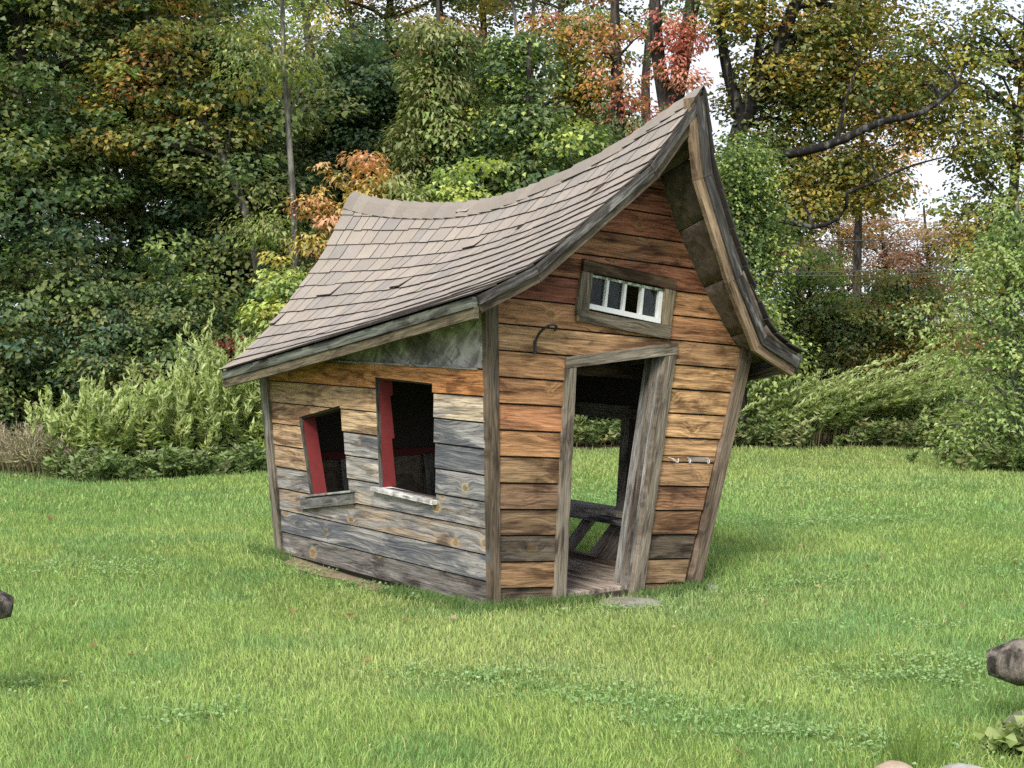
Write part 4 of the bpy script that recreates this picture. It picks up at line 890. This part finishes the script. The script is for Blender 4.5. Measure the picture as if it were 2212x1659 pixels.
# the deep wood behind, one mass
nC = 1500
Yw = rng.uniform(27, 46, nC); pxw = rng.uniform(-350, 1560, nC); zmax = np.interp(pxw, [-350, 450, 560, 700, 1000, 1300, 1560], [12, 10.5, 6.6, 7.4, 7.0, 5.8, 4.6]); Cw = np.stack([(pxw - 1106) / FPX * Yw, Yw, rng.uniform(.3, 1, nC) ** .8 * zmax * Yw / 34], -1)
keep = ~((np.abs(pxw - 585) < 26) & (np.abs(Cw[:, 2] - (1.6 + 450 / FPX * Yw)) < .7)); Cw = Cw[keep]
wm = crown_mesh('distant_wood', Cw, rng.uniform(.6, 1.1, len(Cw)), 46, .22, .8, [(4, GDK), (3, GMD), (2, GOL), (.8, YEL), (.6, ORG), (1, BRN)], .7, .3, .4)
tag(link('distant_wood', wm, LEAF), 'deep mixed woodland behind the edge trees', 'wood', None, 'stuff')
for px, Y in ((240, 27), (390, 29), (520, 31), (700, 27), (980, 28), (1060, 31), (1250, 30), (1400, 29)):
    tree('woodland_trunk', 'tall dark trunk standing deep in the wood', 'tree', sx(px, Y), Y, [(0, 0, 0), (.1, 0, 3), (rng.uniform(-.3, .3), 0, 6), (rng.uniform(-.6, .6), 0, 9.5)], .13, [(0, 0, 8.4, 1.6, 1.5, 1.4, 1)], 60, 40, .15, .85, P_OLIVE, cl=.5, group='trunks inside the wood')

# ------------------------------------------------------------------ weeds along the lawn edge
def weeds(name, label, cat, x, y, n, h, sx_, sy_, lean, pal, plume=None, leaf=.075, Wr=.26, group=None, nl=46, base=.25):
    root = empty(name, (x, y, float(gz(x, y)))); tag(root, label, cat, group)
    paths, Ps, Ns, Ts, Ls, Cs = [], [], [], [], [], []
    for i in range(n):
        bx, by = rng.normal(size=2) * (sx_, sy_) * .55; hh = h * rng.uniform(.38, 1.0) ** .8 * (1 - .25 * min(1, (bx / sx_) ** 2)) * (1.28 if rng.random() < .16 else 1.0)
        ld = np.array([lean[0] + rng.normal() * .22, lean[1] + rng.normal() * .22]); t = np.linspace(0, 1, 6)[:, None]
        P = np.concatenate([np.array([[bx, by]]) + ld[None] * hh * t ** 2, hh * (t - .22 * np.linalg.norm(ld) * t ** 3)], 1); P[0, 2] = -.03
        paths.append((P, np.linspace(.007, .0035, 6)))
        u = rng.uniform(base, 1.0, nl) ** .85; Q = np.stack([np.interp(u, t[:, 0], P[:, k]) for k in range(3)], -1); tan = unit(np.stack([np.interp(u, t[:, 0], np.gradient(P[:, k])) for k in range(3)], -1))
        a = rng.uniform(0, 2 * np.pi, nl); out = np.stack([np.cos(a), np.sin(a), rng.uniform(-.2, .5, nl)], -1); pl = (u > .62) & (plume is not None); out = np.where(pl[:, None], out * .55 + tan * 1.0, out)
        L = leaf * rng.uniform(.6, 1.35, nl) * np.where(pl, .9, 1.0)
        Ps.append(Q + unit(out) * L[:, None] * .5); Ns.append(unit(np.cross(out, rng.normal(size=(nl, 3)) * .6 + np.cross(out, [0, 0, 1.0])) + [0, 0, .4])); Ts.append(out); Ls.append(L)
        c = pick(pal, 1) * rng.uniform(.8, 1.2) * np.ones((nl, 3)) * rng.uniform(.75, 1.25, (nl, 1))
        if plume is not None: c = np.where((u > .66)[:, None], np.array(plume) * rng.uniform(.8, 1.2, (nl, 1)), c)
        Cs.append(c)
    V, F = tube(paths, 3); tag(link('stems', quads('stems', V, F, np.tile([(.16, .16, .07)], (len(V), 1))), LEAF, root), kind='stuff')
    V, F, c = leaf_geo(np.concatenate(Ps), np.concatenate(Ns), np.concatenate(Ts), np.concatenate(Ls), np.full((sum(map(len, Ls)), 1), Wr), np.concatenate(Cs), .1, .2)
    link('foliage', quads('foliage', V, F, c), LEAF, root); return root
WG = [(3, (.33, .40, .12)), (2, (.40, .44, .15)), (2, (.20, .27, .085)), (1, (.15, .20, .07))]; PLM = (.42, .48, .20)
gw_ = 'weeds in front of the dark maples'
for px, Y, n, h, w in ((120, 15.6, 22, .86, .34), (195, 15.5, 26, 1.0, .34), (275, 15.4, 28, 1.05, .34), (350, 15.7, 30, 1.15, .34), (420, 15.9, 36, 1.36, .36), (485, 16.0, 40, 1.5, .36), (545, 16.2, 42, 1.5, .36), (625, 16.6, 34, 1.3, .4), (700, 17, 26, 1.1, .4)):
    weeds('weed_clump', 'tall feathery yellow-green weeds in front of the dark maples', 'weeds', sx(px, Y), Y, n, h, w, .30, (.10, -.06), WG, PLM, group=gw_, leaf=.105, Wr=.24, nl=76)
for px, Y in ((165, 15.05), (222, 14.85), (330, 15.1), (395, 15.15), (470, 15.55), (540, 15.7)):
    weeds('nettle_clump', 'low dark green leafy weeds at the foot of the feathery weeds', 'weeds', sx(px, Y), Y, 26, .34, .36, .2, (.25, -.35), [(3, (.19, .26, .09)), (2, (.20, .26, .10)), (1, (.24, .28, .14))], None, .075, .5, 'low weeds below the feathery weeds', 26, .15)
for px, Y in ((40, 15.6), (95, 15.3), (-60, 15.8)):
    weeds('dry_grass', 'bleached dry grass tuft beside the feathery weeds', 'grass tuft', sx(px, Y), Y, 42, .55, .30, .22, (-.35, -.1), [(3, (.44, .38, .25)), (2, (.36, .28, .22)), (1, (.25, .25, .12))], (.42, .34, .27), .11, .10, 'dry grass at the edge of the lawn', 22, .3)
PG = [(3, (.31, .38, .15)), (2, (.37, .43, .18)), (2, (.21, .29, .10)), (1, (.40, .44, .14))]; PLG = (.44, .50, .22)
for px, Y, n, h, w, ln in ((1600, 19.4, 30, .95, .45, .4), (1650, 18.9, 36, 1.05, .42, .75), (1725, 18.75, 40, 1.15, .42, .85), (1795, 18.8, 40, 1.2, .42, .85), (1860, 19.0, 38, 1.4, .42, .8), (1925, 19.2, 34, 1.4, .4, .8), (1990, 19.0, 30, 1.2, .4, .6), (2070, 18.6, 26, .95, .4, .3), (1560, 19.8, 26, .9, .45, .2)):
    weeds('goldenrod_clump', 'arching goldenrod clump heaped along the back of the lawn', 'weeds', sx(px, Y), Y, n, h, w, .34, (ln, -.28), PG, PLG, group='goldenrod mound behind the playhouse', leaf=.10, Wr=.26, nl=80)
for px, Y in ((1620, 18.6), (1690, 18.45), (1880, 18.4), (1960, 18.4), (2050, 18.2), (2120, 16.6), (2190, 16.0), (2150, 15.9), (2230, 15.7), (1540, 18.7), (1300, 18.9), (1230, 18.6), (1400, 19.0), (1150, 18.3)):
    weeds('nettle_clump', 'low green weeds where the mown grass meets the goldenrod', 'weeds', sx(px, Y), Y, 22, .40, .42, .22, (.3, -.35), [(3, (.17, .23, .08)), (2, (.24, .29, .12)), (1, (.28, .28, .13))], None, .08, .5, 'low weeds at the back of the lawn', 24, .15)

# ------------------------------------------------------------------ lawn
def wedge_points(n, y0, y1, margin):
    """random points over the lawn, evenly spread per square metre"""
    wmax = .34 * y1 + margin; out = np.zeros((0, 2))
    while len(out) < n:
        y = rng.uniform(y0, y1, n * 2); x = rng.uniform(-wmax, wmax, n * 2); ok = np.abs(x) < .34 * y + margin; out = np.concatenate([out, np.stack([x[ok], y[ok]], -1)])
    return out[:n]
def in_house(x, y, grow=0.0):
    a = (x - HC[0]) * D2[0] + (y - HC[1]) * D2[1]; b = (x - HC[0]) * D1[0] + (y - HC[1]) * D1[1]
    return (a > -.02 - grow) & (a < 1.42 + grow) & (b > -.02 - grow) & (b < 2.46 + grow), a, b
def patch(x, y, cx, cy, rx, ry, rot=0.0):
    c, s = math.cos(rot), math.sin(rot); dx = (x - cx) * c + (y - cy) * s; dy = -(x - cx) * s + (y - cy) * c
    return np.exp(-((dx / rx) ** 2 + (dy / ry) ** 2))
IVY = [(-.15, 9.55, .30, .16, -.9), (-.72, 9.05, .42, .16, -.85), (-1.15, 9.55, .35, .2, -.9), (2.1, 11.75, .55, .35, 0), (2.9, 11.9, .6, .3, 0), (1.75, 9.2, .35, .16, .6), (1.72, 6.75, .38, .22, 0), (2.2, 6.95, .4, .2, 0), (2.15, 7.9, .45, .12, 0),
       (.05, 6.6, .45, .10, -.25), (.55, 6.3, .5, .10, -.25), (.9, 5.95, .45, .12, -.3), (1.25, 5.7, .4, .10, -.3), (-2.0, 6.5, .25, .12, 0), (-.2, 6.75, .3, .07, -.2), (.62, 8.42, .22, .05, .55), (3.3, 9.6, .4, .2, 0), (-1.2, 6.1, .22, .10, .3), (-2.6, 9.6, .4, .18, 0), (1.0, 13.8, .8, .4, 0), (3.4, 14.2, 1.0, .4, 0)]
BARE = [(1.86, 6.72, .18, .09, 0), (2.25, 7.35, .3, .06, 0), (-1.95, 7.45, .2, .06, 0), (2.3, 9.0, .25, .05, 0), (.62, 8.50, .3, .06, .6)]
def ivy_w(x, y): return sum(patch(x, y, *p) for p in IVY)
def bare_w(x, y): return sum(patch(x, y, *p) for p in BARE)
def blades(name, XY, hgt, wid, seedoff):
    x, y = XY[:, 0], XY[:, 1]; n = len(x)
    inh, a, b = in_house(x, y); iv = np.clip(ivy_w(x, y), 0, 1); ba = np.clip(bare_w(x, y), 0, 1)
    sd = (a < 0) & (a > -.16) & (b > .1) & (b < 2.4)          # soil strip under the side wall
    ok = ~inh & (y < lawn_edge(x) + .25) & (rng.random(n) > .72 * iv) & (rng.random(n) > .93 * ba) & ~(sd & (rng.random(n) < np.interp(b, [.1, .6, 1.6, 2.4], [.2, .55, .85, .8])))
    x, y, a, b = x[ok], y[ok], a[ok], b[ok]; n = len(x)
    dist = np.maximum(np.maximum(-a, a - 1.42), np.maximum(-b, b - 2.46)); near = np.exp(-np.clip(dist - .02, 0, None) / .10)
    tall = vnoise(x * 1.3, y * 1.3, 5) * .6 + vnoise(x * 4, y * 4, 6) * .4
    H = hgt * rng.uniform(.4, 1.3, n) * (.7 + .6 * tall) * (1 + .6 * near)
    # hair-like drift so the turf lies in soft swirls
    ang = 6.28 * vnoise(x * .9, y * .9, 7) + rng.normal(size=n) * 1.5; ln = rng.uniform(.15, .85, n)
    dx, dy = np.cos(ang) * ln * H, np.sin(ang) * ln * H; z = gz(x, y) - .006
    w = wid * rng.uniform(.55, 1.3, n) * np.where(rng.random(n) < .08, 1.9, 1.0); fa = rng.uniform(-.9, .9, n); wx, wy = np.cos(fa) * w / 2, np.sin(fa) * w / 2
    p0 = np.stack([x - wx, y - wy, z], -1); p1 = np.stack([x + wx, y + wy, z], -1)
    m0 = np.stack([x + dx * .35 - wx * .8, y + dy * .35 - wy * .8, z + H * .6], -1); m1 = np.stack([x + dx * .35 + wx * .8, y + dy * .35 + wy * .8, z + H * .6], -1)
    tp = np.stack([x + dx, y + dy, z + H * (1 - .25 * ln)], -1)
    V = np.stack([p0, p1, m1, m0, tp], 1).reshape(-1, 3); k = np.arange(n)[:, None] * 5
    F = np.concatenate([k + np.array([[0, 1, 2]]), k + np.array([[0, 2, 3]]), k + np.array([[3, 2, 4]])])
    g1 = vnoise(x * .55, y * .55, 8); g2 = vnoise(x * 2.3, y * 2.3, 9); g3 = vnoise(x * .28, y * .9, 10)
    cA, cB, cC, cD = np.array([.275, .400, .135]), np.array([.350, .445, .150]), np.array([.185, .335, .135]), np.array([.50, .47, .23])
    f = np.clip((g1 - .35) / .35, 0, 1)[:, None]; col = cA * (1 - f) + cB * f
    f = np.clip((g2 - .62) / .2, 0, 1)[:, None] * .6; col = col * (1 - f) + cC * f
    f = np.clip((g3 - .70) / .18, 0, 1)[:, None] * .30; col = col * (1 - f) + cD * f
    far = np.clip((y - 13) / 3, 0, 1)[:, None] * (x > .5)[:, None] * .35; col = col * (1 - far) + np.array([.42, .46, .18]) * far
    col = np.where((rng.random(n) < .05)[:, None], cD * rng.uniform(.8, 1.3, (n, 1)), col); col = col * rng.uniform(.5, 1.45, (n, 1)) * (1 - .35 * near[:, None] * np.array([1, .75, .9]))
    return V, F, np.repeat(col, 5, 0)
lawn_parts = [(62000, 4.6, 6.4, .6, .050, .0031), (66000, 6.4, 8.2, .6, .046, .0032), (112000, 8.2, 12.2, .9, .046, .0040), (105000, 12.2, 18.6, 1.2, .048, .0065)]
LV, LF, LC, n0 = [], [], [], 0
for k, (n, y0, y1, mg, hh, ww) in enumerate(lawn_parts):
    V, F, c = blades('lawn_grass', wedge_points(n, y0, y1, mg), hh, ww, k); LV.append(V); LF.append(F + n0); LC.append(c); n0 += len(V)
tag(link('lawn_grass', quads('lawn_grass', np.concatenate(LV), np.concatenate(LF), np.concatenate(LC)), BLADE), 'short mown green grass covering the ground round the playhouse', 'grass', None, 'stuff')
# longer tufts along the walls and by the door
def tufts(name, pts, h, n, col, spread, wid=.004):
    V, C_ = [], []; P = np.repeat(np.array(pts), n, 0); P = P + rng.normal(size=P.shape) * spread; m = len(P); x, y = P.T
    H = h * rng.uniform(.5, 1.3, m); a = rng.uniform(0, 6.28, m); ln = rng.uniform(.2, .9, m); dx, dy = np.cos(a) * ln * H, np.sin(a) * ln * H; z = gz(x, y) - .005
    fa = rng.uniform(-.9, .9, m); wx, wy = np.cos(fa) * wid / 2, np.sin(fa) * wid / 2
    st = lambda X, Y, Z: np.stack([X, Y, Z], -1)
    V = np.stack([st(x - wx, y - wy, z), st(x + wx, y + wy, z), st(x + dx * .4 + wx * .8, y + dy * .4 + wy * .8, z + H * .6), st(x + dx * .4 - wx * .8, y + dy * .4 - wy * .8, z + H * .6), st(x + dx, y + dy, z + H * (1 - .3 * ln))], 1).reshape(-1, 3)
    k = np.arange(m)[:, None] * 5; F = np.concatenate([k + np.array([[0, 1, 2]]), k + np.array([[0, 2, 3]]), k + np.array([[3, 2, 4]])])
    c = np.array(col) * rng.uniform(.65, 1.35, (m, 1)); return quads(name, V, F, np.repeat(c, 5, 0))
wall_pts = [tuple((HC + Hp(a, -.07 + rng.normal() * .03, 0))[:2]) for a in np.linspace(-.1, 1.5, 70) if not .62 < a < .98] + [tuple((HC + Hp(-.10 + rng.normal() * .04, b, 0))[:2]) for b in np.concatenate([np.linspace(-.1, .9, 40), np.linspace(2.2, 2.7, 16)])] + [tuple((HC + Hp(1.52 + rng.normal() * .05, b, 0))[:2]) for b in np.linspace(-.1, 2.5, 60)]
tag(link('wall_grass', tufts('wall_grass', wall_pts, .075, 24, (.13, .21, .07), .03), BLADE), 'longer uncut grass growing along the foot of the playhouse walls', 'grass', None, 'stuff')
rnd_t = wedge_points(130, 5, 15, .3); rnd_t = rnd_t[~in_house(rnd_t[:, 0], rnd_t[:, 1], .2)[0]]
tag(link('coarse_grass', tufts('coarse_grass', [tuple(p) for p in rnd_t] + [(-1.68, 6.15), (-1.62, 6.2), (-1.75, 6.1)], .085, 26, (.17, .28, .085), .06, .0042), BLADE), 'coarse darker grass tufts scattered through the lawn', 'grass', None, 'stuff')
# creeping ground ivy
allp = []
for cx, cy, rx, ry, rot in IVY:
    m = int(2600 * rx * ry * 3.1 * (1.0 if cy < 10 else .6)) + 60; m = int(m * 2.0); q = rng.normal(size=(m, 2)) * (rx * .85, ry * 1.0); c, s = math.cos(rot), math.sin(rot)
    allp.append(np.stack([cx + q[:, 0] * c - q[:, 1] * s, cy + q[:, 0] * s + q[:, 1] * c], -1))
allp = np.concatenate(allp); allp = allp[~in_house(allp[:, 0], allp[:, 1], .01)[0]]; allp = allp[rng.random(len(allp)) < np.clip((vnoise(allp[:, 0] * 5, allp[:, 1] * 9, 12) - .25) * 2, .05, 1)]; n = len(allp)
Pv = np.stack([allp[:, 0], allp[:, 1], gz(allp[:, 0], allp[:, 1]) + rng.uniform(.012, .040, n)], -1)
V, F, c = leaf_geo(Pv, np.array([0, 0, 1.0]) + rng.normal(size=(n, 3)) * .33, rng.normal(size=(n, 3)) * [1, 1, .2], rng.uniform(.010, .022, n), np.full((n, 1), 1.0), pick([(3, (.27, .40, .17)), (2, (.20, .34, .12)), (2, (.34, .45, .21))], n) * rng.uniform(.8, 1.2, (n, 1)), .12, .1)
tag(link('ground_ivy', quads('ground_ivy', V, F, c), LEAF), 'creeping round-leaved ground ivy patches in the grass', 'ground ivy', None, 'stuff')

# ------------------------------------------------------------------ small things on the lawn
def blob_mesh(name, r, squash, seed, rough=.16, sub=3):
    import bmesh
    bm = bmesh.new(); bmesh.ops.create_icosphere(bm, subdivisions=sub, radius=1.0)
    for v in bm.verts:
        p = np.array(v.co); k = 1 + rough * (2 * vnoise(p[0] * 1.4 + seed, p[1] * 1.4 + p[2] * .9, seed) - 1) + rough * .35 * (2 * vnoise(p[0] * 5 + p[2] * 3, p[1] * 5 - p[2] * 2, seed + 3) - 1)
        v.co = tuple(p * k * np.array([r, r * .85, r * squash]))
    me = bpy.data.meshes.new(name); bm.to_mesh(me); bm.free(); me.shade_smooth(); return me
def stone_mat(name, a, b):
    g = NG(name); tc = g.node('ShaderNodeTexCoord').outputs['Object']
    n1 = g.noise(tc, 7.0, 6.0, 0.65); n2 = g.noise(tc, 70.0, 4.0, 0.7)
    c = g.mix(g.smooth(n1, .35, .65), a, b); c = g.mix(g.math('MULTIPLY', n2, .35), c, (.12, .11, .10))
    return g.done(g.bsdf(c, .9, g.bump(g.math('ADD', n1, g.math('MULTIPLY', n2, .3)), .6, .02), .2))
S1 = stone_mat('pink_granite', (.34, .24, .17), (.47, .37, .28)); S2 = stone_mat('grey_stone', (.30, .28, .25), (.52, .50, .47)); S3 = stone_mat('flagstone', (.18, .165, .135), (.32, .30, .26))
def rock(name, label, x, y, z, r, sq, mat, seed):
    o = link(name, blob_mesh(name, r, sq, seed), mat, None, (x, y, z)); return tag(o, label, 'rock')
rock('rock', 'rounded pinkish tan rock at the edge of the grass below the fence rail', 1.345, 5.33, -.01, .075, .62, S1, 2)
rock('rock', 'pale mossy flat rock between the pinkish rock and the ivy', 1.60, 5.33, -.03, .12, .45, S2, 5)
rock('rock', 'large whitish grey rock under the trailing ivy', 1.97, 5.28, -.04, .17, .5, S2, 8)
rock('rock', 'dark mossy rock half hidden by the ivy clump below the fence rail', 1.99, 5.62, .02, .17, .75, stone_mat('mossy_stone', (.12, .12, .075), (.34, .31, .25)), 12)
st = link('step_stone', blob_mesh('step_stone', .21, .20, 4, .12), S3, None, tuple(HC + Hp(.83, -.19, -.058))); st.rotation_euler = (0, 0, .62); tag(st, 'flat grey step stone half sunk in front of the door opening', 'stone')
st = link('flat_stone', blob_mesh('flat_stone', .085, .30, 9, .15), S3, None, tuple(HC + Hp(1.56, -.04, -.05))); tag(st, 'small tan stone beside the foot of the leaning corner post', 'stone')
soil_pts = [Hp(-.005, .12, .0), Hp(-.16, .3, .0), Hp(-.20, 1.2, .0), Hp(-.17, 2.2, .0), Hp(-.01, 2.42, .0)]
Vs = []; Fs = []
for k in range(24):
    b = .1 + k * .1; wv = .07 + .11 * vnoise(b * 3, 1, 2)
    for a in (.02, -wv * .5, -wv):
        p = HC + Hp(a, b, 0); Vs.append((p[0], p[1], float(gz(p[0], p[1])) + (.012 if a > -.1 * wv * 9.9 else .004)))
    if k: q = 3 * k; Fs += [(q - 3, q - 2, q + 1, q), (q - 2, q - 1, q + 2, q + 1)]
tag(link('soil_strip', pymesh('soil_strip', Vs, Fs, True), SOIL), kind='structure')
# split-rail fence ends
def fence(label, end, far, r, post_x, post_y, seed):
    root = empty('split_rail_fence', (post_x, post_y, float(gz(post_x, post_y)))); tag(root, label, 'fence')
    o = np.array(root.location); P = np.linspace(np.array(end), np.array(far), 14) - o; t = np.linspace(0, 1, 14)
    R = r * (1 + .10 * (vnoise(t * 7, t * 0, seed) - .5)); R[0] *= .55; P0 = P[0] + (P[0] - P[1]) * .02
    V, F = tube([(np.vstack([P0, P]), np.r_[.3 * r, R])], 14)
    ph = np.arange(len(V)) % 14; row = np.arange(len(V)) // 14; cen = np.vstack([P0, P])[row]; V = cen + (V - cen) * (1 + .20 * (vnoise(ph * .9, row * .35, seed) - .5) + .14 * (vnoise(ph * 2.3, row * .8, seed + 1) - .5))[:, None]
    me = quads('rail', V, F, None, True); link('rail', me, RAILWOOD, root)
    V, F = tube([([(0, 0, -.1), (0, 0, .4), (.01, 0, .9), (.01, 0, .93)], [.085, .08, .075, .03])], 10); link('post', quads('post', V, F, None, True), RAILWOOD, root)
fence('weathered split-rail fence end poking in above the pale rocks', (1.865, 5.98, .235), (3.2, 5.62, .30), .088, 3.1, 5.65, 3)
fence('dark rough split-rail fence end opposite the pale-rock fence', (-2.055, 6.28, .40), (-3.3, 6.0, .56), .082, -3.2, 6.02, 6)
# fallen leaves
fl_cols = [((.36, .19, .09), 'orange'), ((.46, .37, .24), 'tan'), ((.28, .11, .07), 'red'), ((.44, .37, .14), 'yellow'), ((.25, .18, .11), 'brown')]
def leaf_obj(x, y, k, s):
    ang = np.linspace(0, 2 * np.pi, 10, endpoint=False); rr = np.array([1, .5, .82, .45, .7, .35, .7, .45, .82, .5]) * s; rot = rng.uniform(0, 6.28)
    z = gz(x, y) + .026; curl = rng.uniform(.2, .6)
    V = [(0, 0, 0)] + [(math.cos(a + rot) * r, math.sin(a + rot) * r, curl * r * r / s + rng.uniform(-.1, .1) * s) for a, r in zip(ang, rr)]
    me = pymesh('fallen_leaf', V, [(0, i + 1, (i + 1) % 10 + 1) for i in range(10)], tint=np.array(fl_cols[k][0]) * rng.uniform(.8, 1.2))
    o = link('fallen_leaf', me, LEAF, None, (x, y, float(z))); o.rotation_euler = (rng.normal() * .35, rng.normal() * .35, 0)
    tag(o, f'single fallen {fl_cols[k][1]} leaf lying on the mown grass', 'leaf', f'fallen {fl_cols[k][1]} leaves on the lawn')
pts = wedge_points(64, 5.2, 15.5, -.1); pts = pts[~in_house(pts[:, 0], pts[:, 1], .1)[0]]
for x, y in list(pts) + [(-.56, 7.9), (-.42, 7.95), (1.42, 8.55), (-1.75, 7.0), (2.45, 8.3), (-2.9, 11.9), (-2.6, 12.6), (-3.1, 12.4), (-3.4, 11.6)]:
    leaf_obj(float(x), float(y), int(rng.choice(5, p=[.24, .36, .10, .12, .18])), rng.uniform(.016, .032))
# plants by the rocks
weeds('ivy_clump', 'rough-leaved trailing ivy clump over the whitish rock', 'plant', 1.93, 5.58, 26, .17, .15, .09, (-.1, -.2), [(3, (.30, .36, .14)), (2, (.20, .26, .10)), (1, (.40, .33, .18))], None, .05, .9, None, 14, .1)
o = link('tall_grass', tufts('tall_grass', [(1.42, 5.42), (1.45, 5.40), (1.39, 5.45), (1.52, 5.42)], .24, 22, (.16, .24, .06), .03, .004), BLADE); tag(o, 'long upright grass blades behind the pinkish rock', 'grass tuft')
# overhead cables
CABLE = plain('grey_cable', (.35, .34, .33), .6, 30.0, .2)
for k, (x0, z0, x1, z1, Y, lb) in enumerate(((3.2, 2.72, 8.6, 2.95, 23.0, 'pale overhead cable, the upper one crossing below the bare bough'), (3.2, 2.20, 8.6, 2.42, 23.0, 'grey overhead cable, the lower thin one behind the thickets'), (3.2, 2.24, 8.6, 2.55, 23.4, 'grey overhead cable, the middle one of three'))):
    t = np.linspace(0, 1, 16)[:, None]; P = np.array([[x0, Y, z0]]) * (1 - t) + np.array([[x1, Y + .6, z1]]) * t; P[:, 2] -= (.10 * np.sin(t * np.pi))[:, 0]
    V, F = tube([(P, np.full(16, .009))], 5); tag(link('overhead_cable', quads('overhead_cable', V, F, None, True), CABLE), lb, 'cable')
